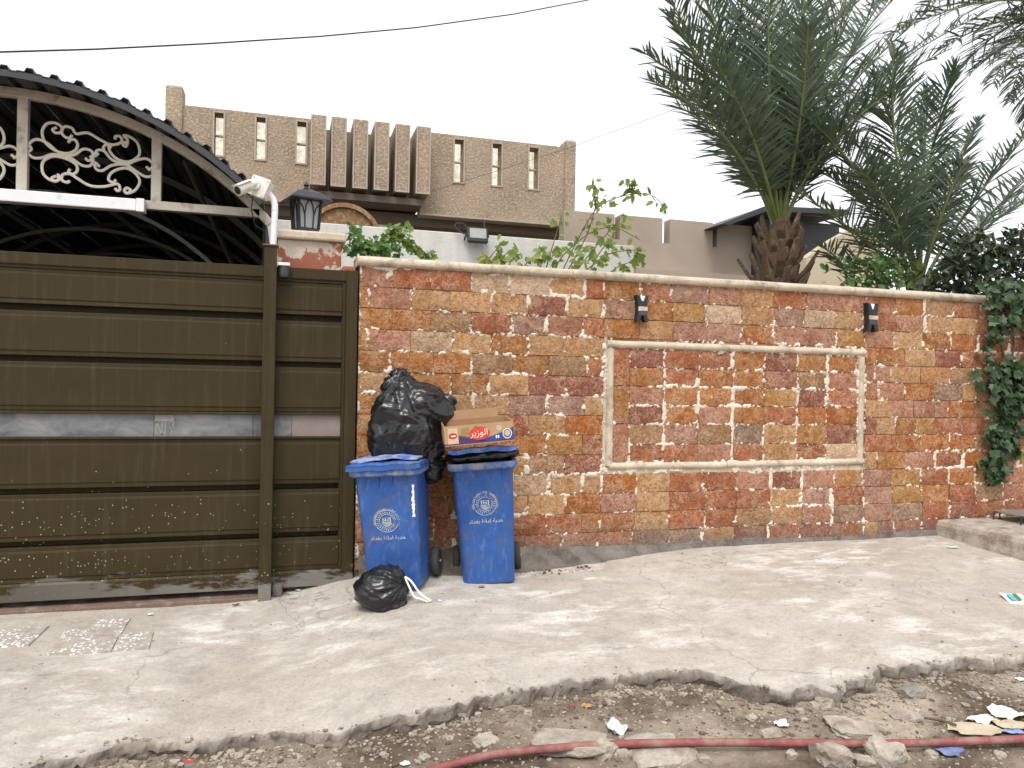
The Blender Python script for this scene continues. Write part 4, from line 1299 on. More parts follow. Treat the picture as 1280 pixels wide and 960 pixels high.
# ------------------------------------------------------------------ cardboard box
LID_F = .89
bl, br = at(556.5, 558.5, -.66), at(639.5, 549.5, -.66)
BW = (br - bl).length
lean_b = math.atan2(br.z - bl.z, br.x - bl.x)
rzb = rad(-8)
box = empty('cardboard_box', bl, 'open printed cardboard carton lying on the propped bin lid', 'box', rot=Euler((rad(4), -lean_b, rzb)))
bw, bd, bh = BW / math.cos(rzb), .30, .124
b = MB(); b.box(0, bw, 0, .005, 0, bh); b.build('front_panel', M_CARD, box)
b = MB(); b.box(0, bw, bd - .005, bd, 0, bh); b.build('back_panel', M_CARDIN, box)
for x_ in (0, bw - .005):
    b = MB(); b.box(x_, x_ + .005, .005, bd - .005, 0, bh); b.build('side_panel', M_CARD, box)
b = MB(); b.box(.005, bw - .005, .005, bd - .005, 0, .005); b.build('bottom_panel', M_CARDIN, box)
fm = Matrix.Translation((0, bd, bh)) @ Matrix.Rotation(rad(-16), 4, 'X')
b = MB(); b.box(.03, bw - .055, -.003, .001, 0, .062, fm); b.build('flap', M_CARDIN, box)
# print on the front, unit coordinates 0..1 x 0..1
def pr(poly, mat, name, lift):
    MB().add([(u * bw, -.0006 * lift, v * bh) for u, v in poly], [tuple(range(len(poly)))]).build(name, mat, box)
def ell(cu, cv_, ru, rv, n=28, tilt=0.0):
    return [(cu + ru * math.cos(2 * math.pi * i / n), cv_ + rv * math.sin(2 * math.pi * i / n) + tilt * math.cos(2 * math.pi * i / n)) for i in range(n)]
pr([(.0, .04), (1, .04), (1, .11), (0, .11)], M_PURPLE, 'print_band', 1)
pr([(.2, .11), (.62, .11), (.5, .25), (.35, .34), (.2, .46)], M_PURPLE, 'print_wave', 1)
pr([(.45, .11), (1, .11), (1, .72), (.93, .60), (.80, .46), (.68, .34), (.55, .22)], M_BLUEP, 'print_wave', 1)
pr([(.2, .46), (.35, .34), (.44, .29), (.40, .36), (.30, .46), (.2, .52)], M_GREENP, 'print_stripe', 2)
pr([(.045, .10), (.20, .10), (.19, .90), (.055, .90)], M_TANP, 'print_packet', 2)
pr(ell(.12, .50, .062, .155), M_RED, 'print_packet_oval', 3)
pr(ell(.125, .50, .04, .04), M_WHITEP, 'print_packet_word', 4)
pr(ell(.505, .52, .150, .335), M_RED, 'print_logo_oval', 3)
pr(ell(.50, .52, .138, .30), flat_mat('print_red_light', (.66, .06, .03)), 'print_logo_field', 4)
pr(ell(.455, .86, .02, .06), M_GREENP, 'print_leaf', 5)
V, F = text_mesh('\ufeae\ufef3\ufeaf\ufeee\ufedf\ufe8d', .056)
MB().add([(.50 * bw + x, -.0036, .42 * bh + y + .05 * x) for x, y, _ in V], F).build('lettering', M_WHITEP, box)
pr(ell(.905, .40, .068, .27), M_WHITEP, 'print_roundel', 3)
pr(ell(.905, .40, .055, .22), M_BLUEP, 'print_roundel_field', 4)
pr(ell(.905, .42, .042, .16), M_TANP, 'print_roundel_picture', 5)
pr(ell(.79, .72, .04, .14), M_MOULD, 'print_stamp', 2)
for k in range(4): pr([(.24, .82 - k * .09), (.36, .84 - k * .09), (.36, .80 - k * .09), (.24, .78 - k * .09)], M_CARDIN, 'print_line', 2)
for k in range(2): pr([(.735 + .03 * k, .2), (.755 + .03 * k, .2), (.755 + .03 * k, .36), (.735 + .03 * k, .36)], M_WHITEP, 'print_icon', 4)

# ------------------------------------------------------------------ wall sconces
for (sx_, sy_, lbl) in ((800, 386, 'dark up and down wall light over the corner nearest the bins of the moulded frame'), (1086.5, 397, 'dark up and down wall light over the frame corner nearest the vine')):
    c_ = at(sx_, sy_, -.03)
    sc_ = empty('wall_light', c_, lbl, 'wall light', 'pair of wall lights above the moulded frame')
    H2 = 16.5 * (-.03 + 5.39) / (_fw.y - 0) / 960 * (1.0 + .18 * (sx_ > 1000)) * 1.06
    W2 = H2 * .52
    # body: hourglass extruded from the wall, notched at both ends
    def sec(y, k): return [(c_.x + x * W2 * k, y, c_.z + z * H2) for x, z in ((-1, 1), (-.72, .30), (-.72, -.25), (-.95, -1), (-.45, -1), (-.12, -.55), (.12, -.55), (.45, -1), (.95, -1), (.72, -.25), (.72, .30), (1, 1), (.62, .92), (.25, .55), (-.15, .55), (-.45, .92))]
    MB().loft([sec(-.02, 1.0), sec(-.078, .94)]).build('body', M_BLACK, sc_, bevel=.003)
    b = MB(); b.box(c_.x - W2 * .70, c_.x + W2 * .70, -.084, -.076, c_.z - .02, c_.z + .012); b.build('cream_band', M_MOULD, sc_)
    b = MB(); b.box(c_.x - W2 * .66, c_.x + W2 * .66, -.082, -.074, c_.z - H2 * .52, c_.z - .021); b.build('grey_face', M_DARKGREY, sc_)
    b = MB(); b.add([(c_.x - W2 * .35, -.06, c_.z + H2 * .50), (c_.x + W2 * .5, -.06, c_.z + H2 * .50), (c_.x + W2 * .62, -.045, c_.z + H2 * .96), (c_.x - W2 * .42, -.045, c_.z + H2 * .96),
                     (c_.x - W2 * .35, -.022, c_.z + H2 * .50), (c_.x + W2 * .5, -.022, c_.z + H2 * .50), (c_.x + W2 * .62, -.022, c_.z + H2 * .96), (c_.x - W2 * .42, -.022, c_.z + H2 * .96)],
                    [(0, 1, 2, 3), (4, 7, 6, 5), (0, 4, 5, 1), (3, 2, 6, 7), (0, 3, 7, 4), (1, 5, 6, 2)])
    b.build('reflector', M_WHITEPL, sc_)
    b = MB(); b.box(c_.x - W2 * .5, c_.x + W2 * .5, -.022, -.004, c_.z - H2 * .6, c_.z + H2 * .6); b.build('back_plate', M_BLACK, sc_)

# ------------------------------------------------------------------ house behind
YH = 9.0
house = empty('brown_house', (1.7, YH, 0), 'brown pebble dashed house with slit windows and concrete fins', 'house')
HX0, HX1 = -1.91, 5.37
HZT, HZB = 6.13, 4.59
finx = [at(x, 190, YH - .1).x for x in (397, 422, 448.5, 474.5, 500, 525.5)]
LW1 = finx[0] - .02; RW0 = finx[-1] + .02
def wing(x0, x1, zb, zt, slots, zs0, zs1, slant):
    xs_ = [x0] + [v for sl in slots for v in sl] + [x1]
    b = MB()
    for i in range(0, len(xs_), 2): b.box(xs_[i], xs_[i + 1], YH, YH + .28, zb, zt)
    for sl in slots:
        b.box(sl[0], sl[1], YH, YH + .28, zb, zs0); b.box(sl[0], sl[1], YH, YH + .28, zs1, zt)
    b.build('wing_wall', M_HOUSE, house)
    for sl in slots:
        zm = (zs0 + zs1) / 2
        wdw = MB(); wdw.box(sl[0] - .03, sl[0] - .001, YH - .02, YH + .1, zs0 - .03, zs1 + .03); wdw.box(sl[1] + .001, sl[1] + .03, YH - .02, YH + .1, zs0 - .03, zs1 + .03)
        wdw.box(sl[0] - .001, sl[1] + .001, YH - .018, YH + .1, zs0 - .03, zs0 - .001); wdw.box(sl[0] - .001, sl[1] + .001, YH - .018, YH + .1, zs1 + .001, zs1 + .03)
        wdw.box(sl[0], sl[1], YH + .10, YH + .15, zm - .015, zm + .015)
        w_ = wdw.build('slit_window', M_TRIM, house)
        for za, zb_ in ((zs0, zm - .016), (zm + .016, zs1)):
            q_ = MB(); q_.box(sl[0] + .002, sl[1] - .002, YH + .12, YH + .13, za, zb_); q_.build('pane', M_FROST, w_)
def slots_at(px, y): return [(at(x - 5.6, y, YH).x, at(x + 5.6, y, YH).x) for x in px]
wing(HX0, LW1, 4.62, HZT, slots_at((273.5, 326, 377), 170), at(326, 199, YH).z, at(326, 147, YH).z, 0)
wing(RW0, HX1, HZB, HZT, slots_at((573.5, 621, 667), 205), at(621, 232, YH).z, at(621, 180, YH).z, 0)
b = MB(); b.box(HX0 - .16, HX0 + .12, YH - .06, YH + .32, 4.62, 6.44); b.build('end_pier', M_HOUSE, house, bevel=.04)
b = MB(); b.box(HX1 - .13, HX1 + .10, YH - .06, YH + .32, HZB, 6.27); b.build('end_pier', M_HOUSE, house, bevel=.04)
b = MB(); b.box(LW1 - .35, HX1 - .14, YH - .035, YH - .001, HZB - .03, HZB + .015); 
b = MB(); b.box(RW0, HX1 - .14, YH - .03, YH + .27, HZB - .035, HZB - .002); b.build('drip_edge', M_TRIM, house)
b = MB(); b.box(HX0 + .13, LW1, YH - .03, YH + .27, 4.585, 4.617); b.build('drip_edge', M_TRIM, house)
for i, fx_ in enumerate(finx):
    hwf = .128
    f_ = MB(); f_.box(fx_ - hwf, fx_ + hwf, YH - .45, YH + .30, 4.86, 6.07); fo = f_.build('fin', M_HOUSE, house)
    e_ = MB(); e_.box(fx_ - hwf - .004, fx_ - hwf + .022, YH - .468, YH - .451, 4.84, 6.06); e_.box(fx_ + hwf - .022, fx_ + hwf + .004, YH - .468, YH - .451, 4.84, 6.06)
    e_.box(fx_ - hwf + .023, fx_ + hwf - .023, YH - .466, YH - .451, 4.84, 4.87); e_.build('edge_trim', M_TRIM, fo)
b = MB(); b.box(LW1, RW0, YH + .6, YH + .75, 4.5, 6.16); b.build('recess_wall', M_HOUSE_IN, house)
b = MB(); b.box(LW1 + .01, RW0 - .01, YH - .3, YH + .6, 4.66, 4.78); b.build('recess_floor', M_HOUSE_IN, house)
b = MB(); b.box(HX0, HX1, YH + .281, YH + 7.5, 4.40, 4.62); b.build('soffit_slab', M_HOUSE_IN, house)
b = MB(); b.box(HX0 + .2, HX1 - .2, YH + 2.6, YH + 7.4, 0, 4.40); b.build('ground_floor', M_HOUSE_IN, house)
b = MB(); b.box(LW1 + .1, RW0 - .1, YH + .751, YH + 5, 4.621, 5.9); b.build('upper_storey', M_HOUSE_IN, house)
tl = MB(); q0 = at(484, 269, YH + .4); tl.box(q0.x - .35, q0.x + .35, YH + .36, YH + .42, 4.33, 4.398); tl.build('soffit_lamp', M_WHITEPL, house)

# arched timber panel in the garden
YD = 6.0
ac = at(430, 303, YD); ar = at(430, 254, YD).z - ac.z
arch = empty('arched_garden_door', (ac.x, YD, 0), 'brown arched timber panel in the garden below the house', 'door')
def arcpts(r_, n=22): return [(ac.x + r_ * .98 * math.cos(math.pi - math.pi * i / n), ac.z + r_ * math.sin(math.pi - math.pi * i / n)) for i in range(n + 1)]
o1, i1 = arcpts(ar), arcpts(ar - .065)
b = MB(); rings = [[(o1[i][0], YD - .05, o1[i][1]), (o1[i][0], YD + .06, o1[i][1]), (i1[i][0], YD + .06, i1[i][1]), (i1[i][0], YD - .05, i1[i][1])] for i in range(len(o1))]
b.loft(rings).build('arch_band', M_WOOD, arch)
b = MB(); pp_ = arcpts(ar - .07); n_ = len(pp_)
V = [(x, YD, z) for x, z in pp_] + [(x, YD + .03, z) for x, z in pp_]
b.add(V, [tuple(range(n_))[::-1], tuple(range(n_, 2 * n_))] + [(i, i + 1, n_ + i + 1, n_ + i) for i in range(n_ - 1)] + [(n_ - 1, 0, n_, 2 * n_ - 1)]); b.build('fanlight_panel', M_WOOD, arch)
b = MB(); b.box(ac.x - ar * .98, ac.x + ar * .98, YD - .01, YD + .04, 0, ac.z - .001); b.build('door_leaf', M_WOOD, arch)

# white inner garden wall and its floodlight
YI = 3.0
iw0 = at(330, 272, YI).x; iw1 = at(793, 312, YI).x
zi = at(600, 293, YI).z
inner = tag(MB().box(iw0, iw1, YI, YI + .15, -.05, zi).build('garden_wall', M_WHITEWALL, None, bevel=.01), 'whitewashed garden wall behind the stone wall and below the house', 'wall')
fcn = at(597, 294, YI - .12)
fl_l = empty('floodlight', (fcn.x, YI - .05, zi), 'small square floodlight on the whitewashed garden wall', 'floodlight')
fmx = Matrix.Translation(fcn) @ Matrix.Rotation(rad(-14), 4, 'X')
b = MB(); b.box(-.115, .115, -.02, .035, -.085, .085, fmx); b.build('housing', M_BLACK, fl_l, bevel=.008)
b = MB(); b.box(-.093, .093, -.026, -.0205, -.045, .070, fmx); b.build('lens', pmat('floodlight_lens', (.34, .36, .32), .3, .1, 9, 60, .05), fl_l)
b = MB(); b.box(-.13, -.118, -.01, .15, -.015, .015, fmx); b.box(.118, .13, -.01, .15, -.015, .015, fmx); b.box(-.13, .13, .15, .17, -.015, .015, fmx); b.build('bracket', M_BLACK, fl_l)
for P_ in ([(606, 290), (605, 278), (604, 274)], [(586, 287), (579, 279), (570, 279), (568, 283), (577, 291), (585, 294)]):
    MB().tube([at(x, y, YI - .06) for x, y in P_], .007, 6).build('wire', M_DARKGREY, fl_l)

# neighbour's slotted parapet
YN = 8.0
nx0, nx1 = at(705, 270, YN).x, at(951, 280, YN).x
zn = at(850, 275, YN).z
neigh = empty('neighbour_parapet', ((nx0 + nx1) / 2, YN, 0), 'plain beige parapet wall with narrow top slots beside the palm', 'wall')
sl = [(at(768, 290, YN).x, at(775, 290, YN).x), (at(828, 290, YN).x, at(837.5, 290, YN).x), (at(891, 290, YN).x, at(897, 290, YN).x)]
zs = at(833, 304, YN).z
xs_ = [nx0] + [v for s_ in sl for v in s_] + [nx1]
b = MB(); b.box(nx0, nx1, YN, YN + .25, 0, zs)
for i in range(0, len(xs_), 2): b.box(xs_[i], xs_[i + 1], YN, YN + .25, zs, zn)
b.build('wall', M_NEIGH, neigh)
b = MB(); b.box(nx0, nx1 + .05, YN - .22, YN - .001, 0, at(850, 341, YN).z); b.build('ledge', M_NEIGH, neigh)

YS_ = 7.3
shed = empty('shed_roof', (at(980, 300, YS_).x, YS_, 0), 'dark sloping shed roof behind the palm trunk', 'roof')
pf = [at(901, 280, YS_), at(958, 257, YS_), at(1062, 262, YS_), at(1062, 268, YS_), at(958, 264, YS_), at(912, 281, YS_)]
MB().loft([pf, [p + Vector((.2, 2.4, .10)) for p in pf]]).build('roof_sheet', M_SHEET, shed)
pw = [at(955, 266, YS_ + .3), at(1058, 268, YS_ + .3)]
b = MB(); b.box(pw[0].x, pw[1].x, YS_ + .5, YS_ + 2.2, 0, pw[0].z - .05); b.build('wall', M_SHEET, shed)
YC = 6.2
cw0, cw1 = at(1008, 300, YC).x, at(1104, 300, YC).x
pf = []
for i in range(9):
    f = i / 8; x = 1008 + 96 * f
    pf.append(at(x, 322 - 44 * math.sin(f * math.pi * .5), YC))
pf = [Vector((pf[0].x, YC, 0))] + pf + [Vector((pf[-1].x, YC, 0))]
cwl = MB().loft([pf, [p + Vector((0, .2, 0)) for p in pf]]).build('curved_wall', M_CREAMWALL)
tag(cwl, 'cream wall with a curved top behind the palm fronds', 'wall')

# ------------------------------------------------------------------ palms
def bez(p0, p1, p2, n=26):
    return [p0 * (1 - t_) ** 2 + p1 * 2 * t_ * (1 - t_) + p2 * t_ ** 2 for t_ in (i / n for i in range(n + 1))]

def make_frond(parent, p0, p1, p2, leaf=.42, npair=74, start=.16, mat=None, twist=0.0, seed=0, droop=.25, wid=.023):
    r_ = random.Random(seed)
    pts = bez(p0, p1, p2)
    n = len(pts)
    rr = [.017 * (1 - .85 * i / (n - 1)) + .002 for i in range(n)]
    fr = MB().tube(pts, rr, 6).build('frond', M_RACHIS, parent, smooth=True)
    V = []; F = []
    for k in range(npair):
        f = start + (1 - start) * (k + .5) / npair
        x = f * (n - 1); i = min(int(x), n - 2); p = pts[i].lerp(pts[i + 1], x - i)
        T = (pts[i + 1] - pts[i]).normalized()
        # side vector: frond plane tends to hold its upper face to the sky
        upv = Vector((0, 0, 1)) if abs(T.z) < .93 else (pts[-1] - pts[0]).cross(Vector((0, 0, 1))).cross(T) + Vector((0, -.3, 0))
        S_ = T.cross(upv)
        if S_.length < 1e-4: S_ = Vector((1, 0, 0))
        S_.normalize(); Nn = S_.cross(T).normalized()
        q_ = Matrix.Rotation(twist + .15 * math.sin(f * 5), 3, T); S_ = q_ @ S_; Nn = q_ @ Nn
        g_ = (f - start) / (1 - start)
        ln_ = leaf * 1.10 * (0.50 + 0.62 * math.sin(math.pi * min(1, .12 + g_ * .80))) * (1 - .50 * max(0, g_ - .6) / .4)
        ang = rad(66 - 40 * g_)
        for sd in (-1, 1):
            a_ = ang + rad(r_.gauss(0, 9)); lift = r_.gauss(.40, .24)
            D_ = (T * math.cos(a_) + S_ * (sd * math.sin(a_)) + Nn * lift).normalized()
            L = ln_ * r_.uniform(.85, 1.12)
            wv = D_.cross(Nn + S_ * r_.gauss(0, .6)).normalized() * (wid * .5 * r_.uniform(.8, 1.15))
            dz = Vector((0, 0, -1)) * L * droop * r_.uniform(.4, 1.2)
            a0 = p; m1 = p + D_ * L * .35 + dz * .08; m2_ = p + D_ * L * .72 + dz * .35; e_ = p + D_ * L + dz * .75
            b0 = len(V)
            V += [a0 - wv * .35, a0 + wv * .35, m1 - wv, m1 + wv, m2_ - wv * .72, m2_ + wv * .72, e_ - wv * .05, e_ + wv * .05]
            F += [(b0, b0 + 1, b0 + 3, b0 + 2), (b0 + 2, b0 + 3, b0 + 5, b0 + 4), (b0 + 4, b0 + 5, b0 + 7, b0 + 6)]
    np_mesh('leaflets', np.array([tuple(v) for v in V]), np.array(F), mat or M_PALM, fr, smooth=False, kind='stuff')
    return fr

def frond_px(parent, base, mid, tip, dy_mid, dy_tip, Y, **kw):
    p0 = at(*base, Y); pm = at(*mid, Y + dy_mid); p2 = at(*tip, Y + dy_tip)
    p1 = pm * 2 - (p0 + p2) * .5     # curve passes through mid
    return make_frond(parent, p0, p1, p2, **kw)

def boots(parent, c, r0, zb, zt, n, seed):
    r_ = random.Random(seed)
    MB().lathe([(r0 * 1.0, zb), (r0 * 1.05, zb + (zt - zb) * .5), (r0 * .95, zt - .25), (r0 * .55, zt)], (c.x, c.y, 0), 14).build('trunk', M_BOOT, parent, smooth=True)
    for k in range(n):
        a = k * 2.399 + r_.uniform(-.2, .2); f = k / n
        z = zt - 1.0 + .85 * f
        rb = r0 * (1.0 - .35 * f)
        d_ = Vector((math.cos(a), math.sin(a), 0)); s_ = Vector((-d_.y, d_.x, 0))
        L = r_.uniform(.16, .36); out = r_.uniform(.35, .9)
        p = Vector((c.x, c.y, z)) + d_ * rb * .8
        w = r_.uniform(.028, .048)
        tip = p + d_ * L * out + Vector((0, 0, L)); tn = d_ * .02
        m_ = p.lerp(tip, .5) + d_ * .02
        b = MB(); b.loft([[p - s_ * w * 1.3 - tn, p + s_ * w * 1.3 - tn, p + s_ * w * 1.1 + tn, p - s_ * w * 1.1 + tn],
                          [m_ - s_ * w - tn, m_ + s_ * w - tn, m_ + s_ * w * .8 + tn, m_ - s_ * w * .8 + tn],
                          [tip - s_ * w * .75 - tn * .7, tip + s_ * w * .55 - tn * .7 + Vector((0, 0, .03)), tip + s_ * w * .5 + tn * .5 + Vector((0, 0, .02)), tip - s_ * w * .6 + tn * .5]])
        b.build('leaf_base', M_BOOT, parent)

YP = 1.25
pc0 = at(975, 300, YP)
palm = empty('date_palm', (pc0.x, YP, 0), 'date palm with a stubby boot covered trunk and tall upright fronds', 'palm tree')
boots(palm, pc0, .165, -.05, at(975, 275, YP).z, 46, 3)
B0 = (975, 282)
FR = [((968, 280), (915, 165), (801, 63), -.15, -.55, dict(leaf=.40, seed=1)),
      ((970, 280), (912, 135), (822, -25), .1, -.2, dict(leaf=.44, seed=2)),
      ((972, 280), (945, 120), (905, -80), -.2, -.5, dict(leaf=.44, seed=3)),
      ((974, 280), (962, 120), (962, -90), -.35, -.8, dict(leaf=.44, seed=4, twist=.5)),
      ((976, 280), (985, 130), (1020, -70), -.3, -.6, dict(leaf=.46, seed=5)),
      ((978, 280), (1012, 140), (1085, -30), -.25, -.5, dict(leaf=.46, seed=6)),
      ((979, 282), (1030, 150), (1165, 10), .1, .1, dict(leaf=.46, seed=7)),
      ((979, 282), (1035, 165), (1190, 60), -.25, -.6, dict(leaf=.42, seed=8)),
      ((972, 280), (930, 150), (865, -10), .35, .7, dict(leaf=.44, seed=9)),
      ((975, 280), (970, 110), (985, -60), .4, .7, dict(leaf=.46, seed=10, twist=-.5)),
      ((977, 280), (1000, 120), (1050, -60), .45, .9, dict(leaf=.46, seed=11)),
      ((966, 283), (925, 200), (845, 130), .2, .5, dict(leaf=.34, seed=12, npair=44)),
      ((981, 284), (1020, 200), (1080, 120), .3, .7, dict(leaf=.40, seed=13, npair=46)),
      ((976, 280), (1000, 150), (1010, 30), -.5, -1.0, dict(leaf=.40, seed=14)),
      ((971, 280), (940, 170), (890, 70), -.5, -.9, dict(leaf=.36, seed=15)),
      ((978, 280), (1040, 110), (1130, -40), .2, .3, dict(leaf=.46, seed=16)),
      ((969, 280), (905, 170), (812, 100), -.4, -.9, dict(leaf=.40, seed=55)),
      ((970, 280), (915, 150), (838, 22), -.35, -.8, dict(leaf=.44, seed=56)),
      ((971, 280), (925, 125), (868, -40), -.1, -.3, dict(leaf=.46, seed=57)),
      ((978, 280), (1060, 130), (1225, 20), .5, .9, dict(leaf=.48, seed=17)),
      ((977, 280), (1045, 90), (1190, -70), .6, 1.1, dict(leaf=.50, seed=18)),
      ((976, 280), (1020, 100), (1100, -90), -.5, -1.0, dict(leaf=.48, seed=19)),
      ((972, 280), (925, 105), (850, -70), .3, .6, dict(leaf=.46, seed=50)),
      ((973, 280), (950, 90), (930, -110), .5, 1.0, dict(leaf=.48, seed=51)),
      ((979, 282), (1030, 190), (1120, 110), -.3, -.7, dict(leaf=.42, seed=52)),
      ((976, 280), (990, 100), (1035, -100), .1, .2, dict(leaf=.48, seed=53, twist=.7)),
      ((979, 282), (1050, 170), (1150, 100), .3, .7, dict(leaf=.44, seed=54)),
      ]
for base, mid_, tip, dm, dt, kw in FR: frond_px(palm, base, mid_, tip, dm, dt, YP, **kw)

YP2 = 1.0
pc2 = at(1150, 352, YP2)
palm2 = empty('date_palm', (pc2.x, YP2, 0), 'young date palm beside the vine with low spreading fronds', 'palm tree')
boots(palm2, pc2, .12, -.05, at(1150, 348, YP2).z, 14, 8)
FR2 = [((1146, 350), (1163, 195), (1196, 80), -.1, -.3, dict(leaf=.40, seed=21, npair=62, twist=.2)),
       ((1142, 352), (1085, 235), (1012, 150), -.15, -.3, dict(leaf=.38, seed=22)),
       ((1140, 352), (1095, 270), (1010, 205), .1, .2, dict(leaf=.36, seed=23)),
       ((1140, 354), (1080, 300), (1000, 240), -.2, -.4, dict(leaf=.32, seed=24, npair=44)),
       ((1156, 350), (1215, 255), (1300, 150), -.1, -.2, dict(leaf=.34, seed=25)),
       ((1158, 352), (1225, 290), (1310, 235), -.1, -.2, dict(leaf=.32, seed=26, npair=44)),
       ((1150, 350), (1130, 210), (1090, 90), .2, .4, dict(leaf=.40, seed=27)),
       ((1148, 350), (1120, 190), (1118, 60), -.3, -.5, dict(leaf=.40, seed=28)),
       ((1152, 350), (1185, 230), (1225, 150), .3, .6, dict(leaf=.36, seed=29)),
       ((1146, 352), (1110, 240), (1058, 170), .4, .8, dict(leaf=.38, seed=30)),
       ((1060, 356), (1048, 325), (1020, 306), -.1, -.2, dict(leaf=.22, seed=31, npair=20)),
       ((1062, 356), (1072, 320), (1095, 285), -.1, -.2, dict(leaf=.24, seed=32, npair=20)),
       ((1140, 354), (1110, 310), (1060, 290), -.25, -.45, dict(leaf=.28, seed=33, npair=34)),
       ((1150, 350), (1155, 215), (1160, 110), .5, .9, dict(leaf=.42, seed=34, twist=.6)),
       ((1145, 350), (1112, 260), (1075, 215), -.3, -.6, dict(leaf=.38, seed=35)),
       ((1152, 350), (1180, 260), (1205, 205), -.3, -.5, dict(leaf=.34, seed=36)),
       ((1158, 352), (1235, 270), (1320, 190), .3, .5, dict(leaf=.36, seed=37))]
for base, mid_, tip, dm, dt, kw in FR2: frond_px(palm2, base, mid_, tip, dm, dt, YP2, **kw)

YP3 = 1.6
pc3 = at(1392, 60, YP3)
palm3 = empty('date_palm', (pc3.x, YP3, 0), 'tall date palm drooping greyish fronds over the right end of the wall', 'palm tree')
boots(palm3, pc3, .17, -.05, pc3.z, 16, 12)
FR3 = [((1385, 42), (1270, 0), (1110, 45), -.3, -.7, dict(leaf=.46, seed=61, mat=M_PALM2, droop=.55)),
       ((1385, 40), (1260, -30), (1095, 5), .2, .5, dict(leaf=.48, seed=62, mat=M_PALM2, droop=.5)),
       ((1385, 48), (1290, 20), (1190, 100), .3, .5, dict(leaf=.44, seed=63, mat=M_PALM2, droop=.6)),
       ((1385, 48), (1310, 30), (1240, 105), -.4, -.8, dict(leaf=.42, seed=64, mat=M_PALM2, droop=.6)),
       ((1385, 52), (1320, 60), (1285, 150), .1, .2, dict(leaf=.42, seed=65, mat=M_PALM2, droop=.6)),
       ((1385, 40), (1280, -20), (1150, 10), -.1, -.3, dict(leaf=.40, seed=41, mat=M_PALM2, droop=.5)),
       ((1385, 45), (1290, 20), (1175, 62), -.2, -.5, dict(leaf=.38, seed=42, mat=M_PALM2, droop=.5)),
       ((1385, 50), (1300, 40), (1215, 90), .0, .1, dict(leaf=.36, seed=43, mat=M_PALM2, droop=.5)),
       ((1385, 55), (1305, 55), (1262, 128), -.2, -.5, dict(leaf=.34, seed=44, mat=M_PALM2, droop=.6)),
       ((1385, 35), (1275, -60), (1120, -45), .2, .2, dict(leaf=.44, seed=45, mat=M_PALM2, droop=.5)),
       ((1390, 35), (1330, -110), (1240, -180), .2, .2, dict(leaf=.44, seed=46, mat=M_PALM2)),
       ((1398, 40), (1480, -60), (1590, -40), .0, .0, dict(leaf=.44, seed=47, mat=M_PALM2)),
       ((1398, 50), (1480, 40), (1560, 120), .0, .0, dict(leaf=.40, seed=48, mat=M_PALM2))]
for base, mid_, tip, dm, dt, kw in FR3: frond_px(palm3, base, mid_, tip, dm, dt, YP3, **kw)

# ------------------------------------------------------------------ shrubs, vine
LOBE = [(0, 0), (.22, -.06), (.5, .10), (.36, .30), (.46, .58), (.20, .62), (0, 1.0), (-.20, .62), (-.46, .58), (-.36, .30), (-.5, .10), (-.22, -.06)]
OVAL = [(0, 0), (.18, .10), (.30, .35), (.26, .62), (.12, .86), (0, 1.0), (-.12, .86), (-.26, .62), (-.30, .35), (-.18, .10)]
def leaf_arrays(outl):
    V = [(0, .42, -.05)] + [(x, y, .10 * abs(x) * 2 - .12 * max(0, y - .5)) for x, y in outl]
    F = [(0, i, i + 1 if i < len(outl) else 1) for i in range(1, len(outl) + 1)]
    return np.array(V), np.array(F)
LV, LF = leaf_arrays(LOBE); OV, OF = leaf_arrays(OVAL)
def rand_rot(r_, face=(0, -1, .35), spread=.8):
    z = Vector(face) + Vector((r_.gauss(0, spread), r_.gauss(0, spread * .7), r_.gauss(0, spread)))
    z.normalize()
    y = Vector((r_.gauss(0, .8), r_.gauss(0, .4), r_.gauss(-.5, .6))); y = (y - z * y.dot(z)); y = y.normalized() if y.length > 1e-3 else z.orthogonal().normalized()
    x = y.cross(z)
    return Matrix((x, y, z)).transposed()
def foliage(name, parent, centres, size, mat, seed, face=(0, -1, .35), spread=.8, outl='L'):
    r_ = random.Random(seed); Vb, Fb = (LV, LF) if outl == 'L' else (OV, OF)
    Vs = []; Fs = []; n = 0
    for c_ in centres:
        R3 = np.array(rand_rot(r_, face, spread)); s_ = size * r_.uniform(.6, 1.25)
        Vs.append((Vb * s_) @ R3.T + np.array(c_)); Fs.append(Fb + n); n += len(Vb)
    return np_mesh(name, np.concatenate(Vs), np.concatenate(Fs), mat, parent, smooth=False, kind='stuff')

# climbing vine at the right end of the wall
r_ = random.Random(11)
vine = empty('climbing_vine', at(1250, 590, -.05), 'dark green climbing vine hanging down over the stone wall', 'vine')
ctr = []
outline = [(352, 1222, 1330), (375, 1228, 1340), (400, 1236, 1340), (425, 1232, 1330), (450, 1224, 1330), (470, 1218, 1320), (490, 1232, 1310), (508, 1240, 1300), (520, 1238, 1282), (545, 1230, 1280), (560, 1233, 1276), (580, 1228, 1272), (600, 1240, 1256)]
oy = [o_[0] for o_ in outline]; ol = [o_[1] for o_ in outline]; orr = [o_[2] for o_ in outline]
while len(ctr) < 860:
    y = r_.uniform(348, 602); a_, c_ = np.interp(y, oy, ol), np.interp(y, oy, orr)
    if r_.random() > (c_ - a_) / 100: continue
    x = r_.gauss((a_ + c_) / 2, (c_ - a_) * .27)
    if not a_ < x < c_: continue
    if float(fbm(x / 26, y / 22, 2, 5)) < -.30: continue
    ctr.append(at(x, y, -.05 - abs(r_.gauss(0, .055)) * (1.2 if y < 500 else .7)))
foliage('foliage', vine, ctr, .082, M_IVY, 12, face=(-.2, -1, .5), spread=.5)
